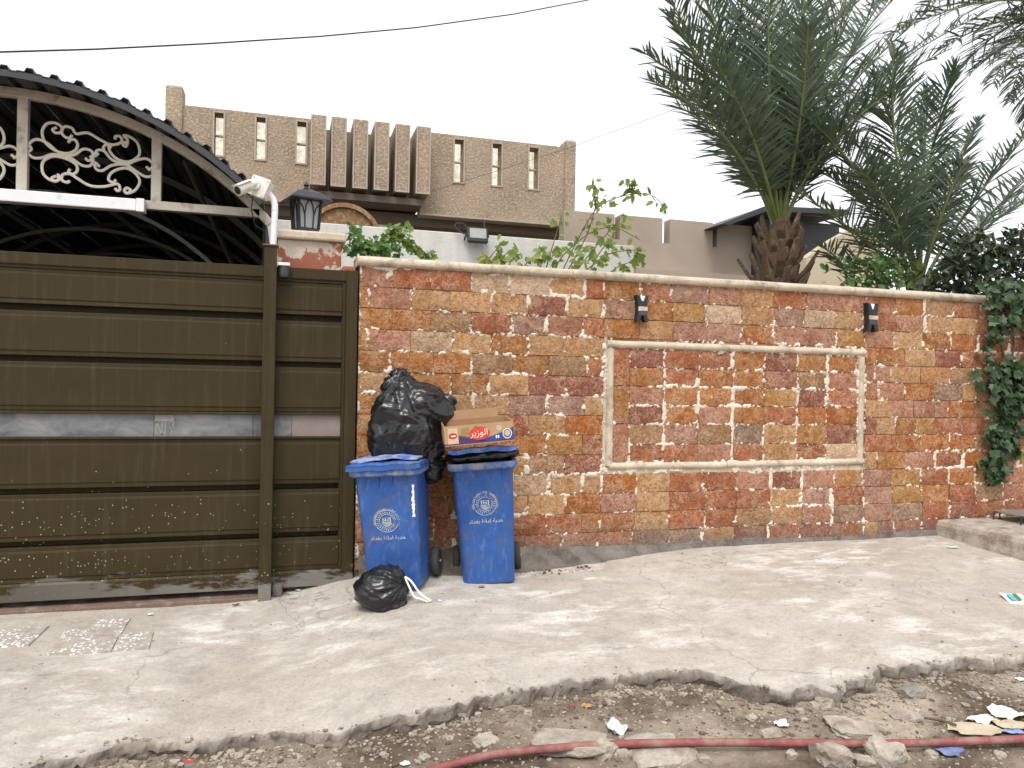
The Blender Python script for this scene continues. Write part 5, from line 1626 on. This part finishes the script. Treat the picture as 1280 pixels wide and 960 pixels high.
foliage('young_leaves', vine, [at(1229, 590, -.06), at(1234, 596, -.07), at(1225, 586, -.05), at(1240, 598, -.07), at(1216, 471, -.06), at(1222, 466, -.06), at(1272, 575, -.06), at(1278, 568, -.06)], .085, M_LEAF, 13)
for P_ in ([(1262, 352), (1268, 430), (1256, 500), (1247, 560), (1250, 600)], [(1240, 360), (1250, 420), (1262, 480), (1266, 540), (1258, 590)], [(1285, 360), (1290, 430), (1272, 480)]):
    MB().tube([at(x, y, -.04) for x, y in P_], .008, 6).build('stem', M_STEM, vine)

bush = empty('garden_bush', at(1240, 360, .5), 'dark dense bush rising behind the wall beside the vine', 'bush')
ctr = []
while len(ctr) < 4300:
    x = r_.uniform(1155, 1420); y = r_.uniform(255, 385)
    top = np.interp(x, [1155, 1180, 1205, 1230, 1250, 1290, 1420], [350, 318, 285, 290, 300, 275, 262]) + 12 * float(fbm(x / 18, 0, 3, 44))
    if y < top: continue
    ctr.append(at(x, y, r_.uniform(.3, 1.0)))
foliage('foliage', bush, ctr, .085, M_BUSH, 14, face=(0, -.6, .7), spread=.8, outl='O')
for x in (1215, 1245, 1280): MB().tube([at(x, 372, .6), at(x + 6, 330, .6), at(x - 4, 295, .6)], .014, 6).build('stem', M_STEM, bush)
low = empty('garden_shrub', at(1100, 360, .6), 'leafy green shrub growing along the wall top below the palm fronds', 'shrub')
ctr = [at(r_.gauss(1098, 26), r_.uniform(322, 362), r_.uniform(.4, .9)) for _ in range(420)]
ctr = [c_ for c_ in ctr]
foliage('foliage', low, ctr, .075, leaf_material('mid_leaf', (.045, .10, .022), (.10, .17, .05), .5, .25), 15, face=(0, -.6, .7), spread=.8, outl='O')
for x in (1080, 1100, 1120): MB().tube([at(x, 372, .6), at(x + 4, 330, .6)], .010, 6).build('stem', M_STEM, low)

# creeper spilling over the coping by the pillar
cr_ = empty('ivy_clump', at(460, 318, .3), 'bright green creeper clump spilling over the coping beside the gate pillar', 'creeper')
ctr = []
for _ in range(150): ctr.append(at(r_.gauss(470, 15), r_.gauss(311, 6), r_.uniform(.10, .35)))
for _ in range(36): ctr.append(at(r_.gauss(443, 4), r_.uniform(280, 315), r_.uniform(.1, .3)))
foliage('foliage', cr_, ctr, .058, leaf_material('creeper_leaf', (.05, .12, .025), (.10, .19, .04), .5, .25), 16)
ctr = []
for _ in range(70):
    f = r_.random(); ctr.append(at(494 + 44 * f + r_.gauss(0, 3), 287 + 34 * f + 6 * math.sin(f * 3) + r_.gauss(0, 3), .12))
for _ in range(40): ctr.append(at(r_.gauss(492, 9), r_.gauss(292, 5), .15))
foliage('trailing_leaves', cr_, ctr, .055, M_LEAF, 17)
MB().tube([at(470, 316, .2), at(480, 296, .15), at(495, 287, .12), at(515, 302, .12), at(538, 322, .10)], .005, 5).build('stem', M_STEM, cr_)
MB().tube([at(446, 322, .2), at(443, 300, .15), at(440, 280, .15)], .005, 5).build('stem', M_STEM, cr_)

# straggly shrub above the coping, every leaf its own piece
sh = empty('straggly_shrub', at(710, 345, .35), 'thin straggly shrub with pale green leaves rising above the coping', 'shrub')
def leaf_mesh(V_, F_, nm, mat):
    me = bpy.data.meshes.new(nm); me.from_pydata([tuple(v) for v in V_], [], [tuple(int(i) for i in f) for f in F_]); me.materials.append(mat); me.update(); return me
M_LEAF2 = leaf_material('shrub_leaf_yellow', (.20, .24, .05), (.30, .30, .09), .5, .35)
LM = [leaf_mesh(LV, LF, 'leaf', M_LEAF), leaf_mesh(OV, OF, 'leaf', M_LEAF), leaf_mesh(OV, OF, 'leaf', M_LEAF2)]
stems = [[(700, 345), (722, 300), (745, 262), (775, 246), (812, 243), (834, 262)], [(715, 345), (745, 308), (780, 268)], [(690, 345), (705, 318), (740, 290), (770, 285), (800, 300)], [(735, 345), (748, 318), (768, 292), (772, 272)],
         [(706, 345), (735, 290), (748, 240)], [(680, 345), (690, 310), (702, 270)], [(620, 338), (628, 322), (640, 312)], [(650, 340), (662, 325), (676, 318)], [(600, 335), (612, 322), (630, 300)], [(760, 348), (770, 335), (795, 325)], [(725, 345), (760, 318), (800, 312)], [(745, 262), (742, 240), (740, 228)], [(775, 246), (793, 235), (790, 226), (780, 232)]]
r_ = random.Random(31)
org = ORG[sh.name]
for sp_ in stems:
    yv = .35 + r_.uniform(-.1, .1)
    cv = smooth2([tuple(map(float, q_)) for q_ in sp_], 5)
    pts = [at(x, y, yv) for x, y in cv]
    MB().tube(pts, [.006 * (1 - .6 * i / len(pts)) for i in range(len(pts))], 5).build('stem', M_STEM, sh)
    L = len(pts)
    for k in range(int(7 + L * .62)):
        i = r_.randrange(L // 4, L); p = pts[i] + Vector((r_.gauss(0, .035), r_.gauss(0, .03), r_.gauss(0, .03)))
        o = bpy.data.objects.new('leaf', r_.choice(LM)); COL.objects.link(o); o.parent = sh
        s_ = r_.uniform(.045, .085)
        mw = Matrix.Translation(p - org) @ rand_rot(r_).to_4x4() @ Matrix.Scale(s_, 4)
        o.matrix_local = mw
for (cx_, cy_, n_, sx_, sy_) in ((612, 322, 16, 12, 6), (650, 322, 18, 16, 7), (728, 330, 14, 16, 8), (700, 315, 10, 14, 10), (770, 300, 8, 14, 10)):
    for k in range(n_):
        o = bpy.data.objects.new('leaf', r_.choice(LM)); COL.objects.link(o); o.parent = sh
        p = at(r_.gauss(cx_, sx_), r_.gauss(cy_, sy_), .3 + r_.uniform(-.1, .1))
        o.matrix_local = Matrix.Translation(p - org) @ rand_rot(r_).to_4x4() @ Matrix.Scale(r_.uniform(.05, .085), 4)

# ------------------------------------------------------------------ overhead wires
w1 = MB().tube([at(x, y, Y) for x, y, Y in ((-260, 66, 2.0), (-120, 66, 2.2), (0, 65, 2.5), (120, 61.5, 3), (260, 54.5, 3.6), (400, 45.5, 4.2), (520, 34.5, 4.8), (640, 18, 5.5), (735, 0, 6), (850, -28, 7), (1000, -75, 8))], .0085, 6).build('overhead_cable', M_CABLE)
tag(w1, 'thick black cable sagging across the sky above the carport', 'cable')
w2 = MB().tube([at(x, y, Y) for x, y, Y in ((540, 239, 8.8), (620, 214, 8.0), (714, 184, 7.0), (745, 172, 6.6), (800, 153, 5.8), (850, 134, 5.0), (945, 100, 3.0))], .0035, 5).build('overhead_cable', M_CABLE)
tag(w2, 'thin wire running from the brown house to the palm', 'cable')

# ------------------------------------------------------------------ right-hand step and stand
a0 = on_ground(1209, 679); 
stp = MB(); sx0 = a0.x - .02
zt_ = float(pav_z(6, -.3)) + .145
V = []; nX, nY = 30, 14
rings = []
prof_y = [(-1.25, -.08), (-1.24, .07), (-1.20, .125), (-1.12, .145), (-.6, .147), (-.05, .15)]
def step_ring(x, inset, dz):
    out = []
    for (y, z) in prof_y: out.append((x + .09 * (-.35 - y) * .3, y + inset, float(pav_z(x, -.3)) + z + dz + .006 * float(fbm(x * 5, y * 5 + z * 9, 3, 71))))
    return out
rings = [[(x + .0, y, z) for x, y, z in step_ring(sx0 - .01, .06, -.15)]]
for k, (dx, ins, dz) in enumerate(((0, .06, -.10), (.004, .05, -.05), (.02, .03, -.015), (.07, .01, 0.0))): rings.append(step_ring(sx0 + dx, ins, dz))
for i in range(1, 30): rings.append(step_ring(sx0 + .07 + i * .1, 0, 0))
stp = MB().loft(rings).build('concrete_step', M_RUBBLE, smooth=False)
tag(stp, 'low rough concrete step built against the stone wall', 'step')
ms = at(1262, 655, -.30)
zs0 = zt_ - .01
mst = empty('metal_stand', (ms.x, -.3, zs0), 'small low grey metal stand on the concrete step', 'stand')
b = MB(); b.box(ms.x + .03, ms.x + .62, -.42, -.10, zs0 + .075, zs0 + .09); b.build('top_plate', M_STEEL, mst, bevel=.003)
for lx, ly in ((.0, -.40), (.0, -.14), (.56, -.40), (.56, -.14)):
    MB().tube([(ms.x + lx, ly, zs0 - .01), (ms.x + lx + .012, ly, zs0 + .082), (ms.x + lx + .07, ly, zs0 + .082), (ms.x + lx + .082, ly, zs0 - .01)], .006, 6).build('leg', M_BLACK, mst)

# ------------------------------------------------------------------ rubble, gravel, litter, hose
def rock_mesh(seed, sub=2, rough=.35, flat=1.0):
    import bmesh
    bm = bmesh.new(); bmesh.ops.create_icosphere(bm, subdivisions=sub, radius=1)
    o_ = Vector((seed * 3.7, seed * 1.3, 0))
    for v in bm.verts:
        n_ = v.co.normalized()
        k = 1 + rough * mnoise.noise(n_ * 1.3 + o_) + rough * .5 * mnoise.noise(n_ * 3 + o_) + rough * .22 * mnoise.noise(n_ * 8 + o_)
        v.co = Vector((n_.x * k, n_.y * k, n_.z * k * flat))
        for ax in range(3): v.co[ax] = max(-.82, min(.82, v.co[ax])) if ax < 2 else max(-.75 * flat, min(.75 * flat, v.co[ax]))
    me = bpy.data.meshes.new('rock'); bm.to_mesh(me); bm.free()
    return me
DZ = lambda X, Y: dirt_z(X, Y)
ROCKS = [  # px, py, width px, height ratio, kind, label
 (606, 927, 36, .16, 'slab', 'thin broken pale concrete slab tilted in the dirt beside the footpath edge'),
 (712, 932, 92, .16, 'slab', 'wide pale slab of broken concrete lying under the red hose'),
 (822, 943, 92, .16, 'slab', 'flat broken concrete piece half buried before the red hose'),
 (757, 945, 27, 1.05, 'rock', 'upright angular pale rock touching the red hose'),
 (779, 950, 20, .8, 'rock', 'small pale rock beside the upright angular rock'),
 (1139, 868, 27, .55, 'grey', 'smooth dark grey stone lying under the broken footpath edge'),
 (1030, 880, 26, .45, 'rock', 'pale broken chunk fallen from the footpath edge'),
 (1019, 884, 12, .7, 'rock', 'small pale pebble beside the fallen footpath chunk'),
 (1132, 898, 34, .25, 'slab', 'flat tan stone flake below the dark grey stone'),
 (1040, 951, 44, .62, 'rock', 'rounded pale boulder in front of the red hose'),
 (1108, 948, 46, .62, 'rock', 'larger pale boulder in front of the red hose'),
 (1078, 952, 26, .35, 'slab', 'small flat rubble piece between two pale boulders'),
 (965, 919, 28, .2, 'slab', 'thin whitish rubble flake behind the red hose'),
 (1066, 912, 60, .16, 'slab', 'flat earthy slab sunk in the dirt behind the red hose'),
 (141, 936, 14, .6, 'rock', 'grey pebble at the footpath corner near the gate side'),
 (218, 955, 12, .7, 'rock', 'pale pebble near a red scrap in the dirt'),
 (1106, 916, 12, .7, 'rock', 'small pale round stone below the tan flake'),
 (880, 950, 16, .5, 'rock', None), (940, 900, 14, .6, 'rock', None), (560, 925, 13, .6, 'rock', None), (530, 950, 14, .6, 'rock', None), (660, 893, 10, .7, 'rock', None),
 (760, 858, 12, .6, 'rock', None), (775, 860, 10, .7, 'rock', None), (480, 945, 11, .6, 'rock', None), (990, 945, 14, .6, 'rock', None), (1165, 945, 15, .6, 'rock', None), (1000, 890, 10, .7, 'rock', None),
 (920, 866, 12, .6, 'grey', None), (935, 872, 11, .6, 'rock', None), (300, 945, 11, .6, 'rock', None), (400, 935, 12, .6, 'rock', None), (1215, 870, 12, .6, 'grey', None), (1250, 945, 14, .5, 'rock', None)]
for i, (x, y, w_, hr, kd, lbl) in enumerate(ROCKS):
    p = on_ground(x, y, DZ)
    dpt = (p - CAMP).dot(_fw); R_ = w_ * .5 * dpt / 960
    me = rock_mesh(i + 1, 3, .5 if kd != 'slab' else .6)
    o = bpy.data.objects.new('rubble_stone', me); COL.objects.link(o)
    me.materials.append(M_ROCK if kd == 'grey' else M_RUBBLE)
    o.scale = (R_ / .82, R_ / .82 * (.9 if kd != 'slab' else .75), R_ / .75 * hr)
    o.location = p + Vector((0, 0, R_ * hr * .35)); o.rotation_euler = (random.uniform(-.15, .15), random.uniform(-.15, .15), random.uniform(-.6, .6))
    tag(o, lbl or 'small loose lump of pale rubble lying in the street dirt', 'rubble', 'rubble in the dirt strip')

# fine gravel and crumbs: beyond counting
V0 = None
peb = [rock_mesh(60 + k, 1, .5, .8) for k in range(6)]
PV = []
for me in peb:
    a_ = np.empty(len(me.vertices) * 3); me.vertices.foreach_get('co', a_)
    f_ = np.array([tuple(p.vertices) for p in me.polygons]); PV.append((a_.reshape(-1, 3), f_)); bpy.data.meshes.remove(me)
def scatter(name, pts, sizes, mat, label, cat):
    Vs = []; Fs = []; n = 0
    for (x, y, z), s_ in zip(pts, sizes):
        v, f_ = PV[rng.integers(6)]; th = rng.uniform(0, 6.28); c_, s__ = math.cos(th), math.sin(th)
        R3 = np.array([[c_, -s__, 0], [s__, c_, 0], [0, 0, 1]])
        Vs.append(v * np.array([s_, s_ * rng.uniform(.6, 1), s_ * rng.uniform(.4, .8)]) @ R3.T + np.array([x, y, z])); Fs.append(f_ + n); n += len(v)
    o = np_mesh(name, np.concatenate(Vs), np.concatenate(Fs), mat, kind='stuff')
    tag(o, label, cat); return o
def dirt_points(n, xr=(-1.9, 4.8), dmax=1.5, near=.35):
    X = rng.uniform(*xr, n); d = np.where(rng.random(n) < .45, np.abs(rng.normal(0, near, n)), rng.uniform(0, dmax, n)) + .01
    keep = fbm(X * 1.8, d * 2.5, 3, 88) > -.12
    X = X[keep]; d = d[keep]; Y = edge_y(X) - d
    return X, Y
X, Y = dirt_points(5200)
sz = np.clip(rng.lognormal(-5.05, .45, len(X)), .003, .022)
scatter('gravel', zip(X, Y, dirt_z(X, Y) + sz * .2), sz, M_RUBBLE, 'pale gravel and crumbled concrete strewn over the dirt strip', 'gravel')
n = 2600
X = rng.uniform(-1.9, 4.9, n); Y = edge_y(X) + rng.normal(-.065, .045, n)
sz = np.clip(rng.lognormal(-4.85, .5, n), .003, .028)
zz = np.where(Y > edge_y(X), pav_z(X, Y) - .004, np.maximum(dirt_z(X, Y), pav_z(X, Y) - .05 - (edge_y(X) - Y) * .6))
scatter('gravel', zip(X, Y, zz + sz * .1), sz, pmat('edge_crumb', (.30, .26, .21), .95, .4, 9, 60, .6, patch=(.18, .14, .11), patch_scale=6, patch_lo=.45, patch_hi=.55), 'crumbled concrete bits along the broken footpath edge', 'gravel')
X, Y = dirt_points(3200)
sz = np.clip(rng.lognormal(-5.1, .45, len(X)), .003, .02)
scatter('gravel', zip(X, Y, dirt_z(X, Y) + sz * .2), sz, pmat('earth_clod', (.12, .085, .06), .95, .3, 14, 90, .6), 'dark brown earth crumbs strewn over the dirt strip', 'gravel')
n = 260
X = rng.uniform(-1.8, 5.2, n); f = rng.random(n) ** 1.6
Y = edge_y(X) * (1 - f * .97)
sz = np.clip(rng.lognormal(-5.5, .5, n), .002, .010)
scatter('grit', zip(X, Y, pav_z(X, Y) + .003), sz, M_ROCK, 'loose dark grit scattered on the concrete footpath', 'grit')
n = 70
X = rng.normal(1.8, .22, n); Y = -.28 + rng.normal(0, .035, n)
sz = np.clip(rng.lognormal(-5.3, .6, n), .002, .016)
scatter('grit', zip(X, Y, pav_z(X, Y) + .006), sz, pmat('dark_litter', (.10, .075, .055), .9, .4, 20, 90, .3), 'dark leaf litter swept along the wall foot beside the bins', 'litter')

def scrap(x, y, w_, hr, mat, label, ground=DZ, crumple=.25, seed=0, name='paper_scrap', cat='litter', lift=.008, rect=False):
    p = on_ground(x, y, ground); dpt = (p - CAMP).dot(_fw); R_ = w_ * .5 * dpt / 960
    r_ = random.Random(seed); nn = 7; V = []; F = []
    depth = R_ * hr
    for i in range(nn):
        for j in range(nn):
            u = i / (nn - 1) * 2 - 1; v = j / (nn - 1) * 2 - 1
            k = 1 - .22 * (abs(u * v)) + .12 * mnoise.noise(Vector((u * 2, v * 2, seed * 3.1)))
            if rect: k = 1.0
            V.append((u * R_ * k, v * depth * k, lift + crumple * R_ * (mnoise.noise(Vector((u * 1.6, v * 1.6, seed * 7.7))) * .8 + .25)))
    for i in range(nn - 1):
        for j in range(nn - 1): a_ = i * nn + j; F.append((a_, a_ + nn, a_ + nn + 1, a_ + 1))
    me = bpy.data.meshes.new(name); me.from_pydata(V, [], F); me.materials.append(mat); me.update()
    o = link_mesh(name, me); o.location = p; o.rotation_euler = (0, 0, r_.uniform(-.5, .5))
    m_ = o.modifiers.new('thick', 'SOLIDIFY'); m_.thickness = .002
    tag(o, label, cat); return o
SCR_ = [(227, 935, 16, .8, M_PAPER, 'small white scrap in the dirt near a red scrap', .4), (237, 954, 9, .9, M_RED, 'tiny red plastic scrap in the dirt', .5), (156, 936, 11, .8, M_PAPER, 'little white chip in the dirt near the grey pebble', .2),
        (977, 907, 18, .9, M_BAGCLEAR, 'crumpled pale plastic wrapper behind the red hose', .6), (771, 913, 26, 1.2, M_BAGCLEAR, 'crumpled clear plastic cup scrap behind the red hose', .8),
        (715, 884, 9, .8, M_HOSE, 'small red wrapper bit beside the footpath edge', .5), (733, 884, 14, .8, pmat('orange_peel', (.38, .22, .08), .6, .1, 20, 80, .1), 'small orange wrapper bit beside the footpath edge', .5),
        (1218, 914, 66, .55, M_BEIGECARD, 'long torn piece of beige card lying in the rubbish heap', .12), (1226, 902, 36, .6, M_PAPER, 'folded white paper strips above the torn beige card', .35), (1259, 894, 40, 1.0, M_PAPER, 'crumpled white paper heap behind the torn beige card', .5),
        (1264, 908, 44, .7, M_BEIGECARD, 'dull flattened carton beside the crumpled white paper', .25), (1187, 940, 42, .8, pmat('blue_wrapper', (.16, .20, .36), .5, .2, 20, 80, .1), 'faded blue wrapper lying in front of the red hose', .3), (1266, 917, 28, .5, pmat('blue_wrapper_pale', (.22, .30, .50), .5, .2, 20, 80, .1), 'pale blue wrapper beside the dull flattened carton', .3),
        (1277, 851, 14, .8, M_PAPER, 'white scrap against the broken footpath edge', .3), (506, 957, 12, .9, M_PAPER, 'white scrap at the end of the red hose', .4)]
for i, (x, y, w_, hr, mt_, lbl, cp_) in enumerate(SCR_): scrap(x, y, w_, hr, mt_, lbl, crumple=cp_, seed=i + 1)
fly = scrap(1270, 750, 26, 1.2, M_PAPER, 'glossy blue and green printed flyer on the concrete footpath', pav_z, .02, 41, 'printed_flyer', rect=True)
fly.rotation_euler = (rad(10), 0, rad(-25))
for (dx, dy, w_, mt_) in ((-.028, .0, .03, M_CYAN), (.006, .004, .028, M_GREENP)):
    b = MB(); b.box(dx - w_ / 2, dx + w_ / 2, dy - .045, dy + .045, .0205, .0215)
    me_o = b.build('print_patch', mt_, None); me_o.parent = fly
scrap(1191, 685, 14, .5, M_PAPER, 'flat white scrap on the footpath near the concrete step', pav_z, .08, 51)
scrap(373, 739, 7, 1.0, M_BAGCLEAR, 'tiny clear plastic twist on the ground before the gate', pav_z, .6, 52)
scrap(188, 769, 7, .7, M_PAPER, 'tiny white chip on the ground before the gate', pav_z, .2, 53)
scrap(295, 757, 10, .5, pmat('rust_leaf', (.18, .08, .045), .8, .2, 20, 80, .1), 'small rusty leaf on the ground before the gate', pav_z, .2, 54)
scrap(550, 752, 5, .8, M_PAPER, 'tiny white chip on the concrete in front of the bins', pav_z, .2, 55)
scrap(602, 734, 9, .7, pmat('tan_crumb', (.36, .22, .12), .8, .2, 20, 80, .1), 'small tan scrap at the foot of the bin under the box', pav_z, .4, 56)
tw = MB().tube([on_ground(1155, 897, DZ, .02), on_ground(1175, 900, DZ, .02), on_ground(1195, 906, DZ, .02)], .006, 5).build('stick', M_STEM)
tag(tw, 'thin dry stick lying beside the torn beige card', 'stick')

# hose
hp = [(440, 1000), (545, 961), (600, 946), (660, 938), (720, 933), (800, 929), (900, 928), (1000, 929), (1100, 930), (1180, 928), (1280, 924), (1400, 915), (1550, 905)]
pts = []
for x, y in hp:
    p = on_ground(x, y, lambda X, Y: dirt_base(X, Y) + .03); pts.append(p)
cv = []
for i in range(len(pts) - 1):
    for j in range(6):
        t_ = j / 6; cv.append(pts[i].lerp(pts[i + 1], t_))
for _ in range(3): cv = [cv[0]] + [(cv[i - 1] + cv[i] * 2 + cv[i + 1]) / 4 for i in range(1, len(cv) - 1)] + [cv[-1]]
hs = MB().tube(cv, .0165, 10).build('hose', M_HOSE, smooth=True)
tag(hs, 'dusty red rubber hose lying across the dirt strip', 'hose')

# mosaic tiles set in the concrete before the gate
def mosaic_material():
    m, t, b = nt('terrazzo_tile')
    c = coords(t)
    vo = N(t, 'TexVoronoi'); vo.inputs['Scale'].default_value = 55; t.links.new(c, vo.inputs['Vector'])
    sc = N(t, 'SeparateXYZ'); t.links.new(vo.outputs['Color'], sc.inputs[0])
    big = tnoise(t, c, 5, 4, .6)
    f = math_(t, 'MULTIPLY', math_(t, 'LESS_THAN', vo.outputs['Distance'], .42), ramp(t, big, .46, .54))
    f = math_(t, 'MULTIPLY', f, math_(t, 'GREATER_THAN', sc.outputs['X'], .3))
    base = scalec(t, (.37, .325, .28), ramp(t, tnoise(t, c, 20, 5), .3, .7, .8, 1.15))
    col = mixc(t, f, base, (.78, .77, .74))
    t.links.new(col, b.inputs['Base Color']); b.inputs['Roughness'].default_value = .8
    return m
M_MOS = mosaic_material()
for quad in ([(-40, 790), (62, 781), (36, 806), (-60, 812)], [(90, 776), (163, 772), (150, 793), (76, 795)], [(74, 797), (148, 795), (138, 814), (58, 818)], [(152, 792), (192, 789), (186, 810), (141, 813)]):
    top_ = [on_ground(x, y, pav_z, .010) for x, y in quad]
    n_ = len(top_)
    V = [p for p in top_] + [p - Vector((0, 0, .03)) for p in top_]
    b = MB().add(V, [(3, 2, 1, 0), (0, 1, 5, 4), (1, 2, 6, 5), (2, 3, 7, 6), (3, 0, 4, 7)])
    b.build('paving_tile', M_MOS, pav)
# blue plastic thing seen under the gate
bq = at(190, 743, .25)
bt = MB(); bt.lathe([(.001, -.17), (.045, -.15), (.055, 0), (.045, .15), (.001, .17)], (bq.x, .25, bq.z + .01), 12, 'X')
o = bt.build('plastic_bottle', M_BLUEPLASTIC, smooth=True)
tag(o, 'dark blue plastic container lying under the gate', 'bottle')
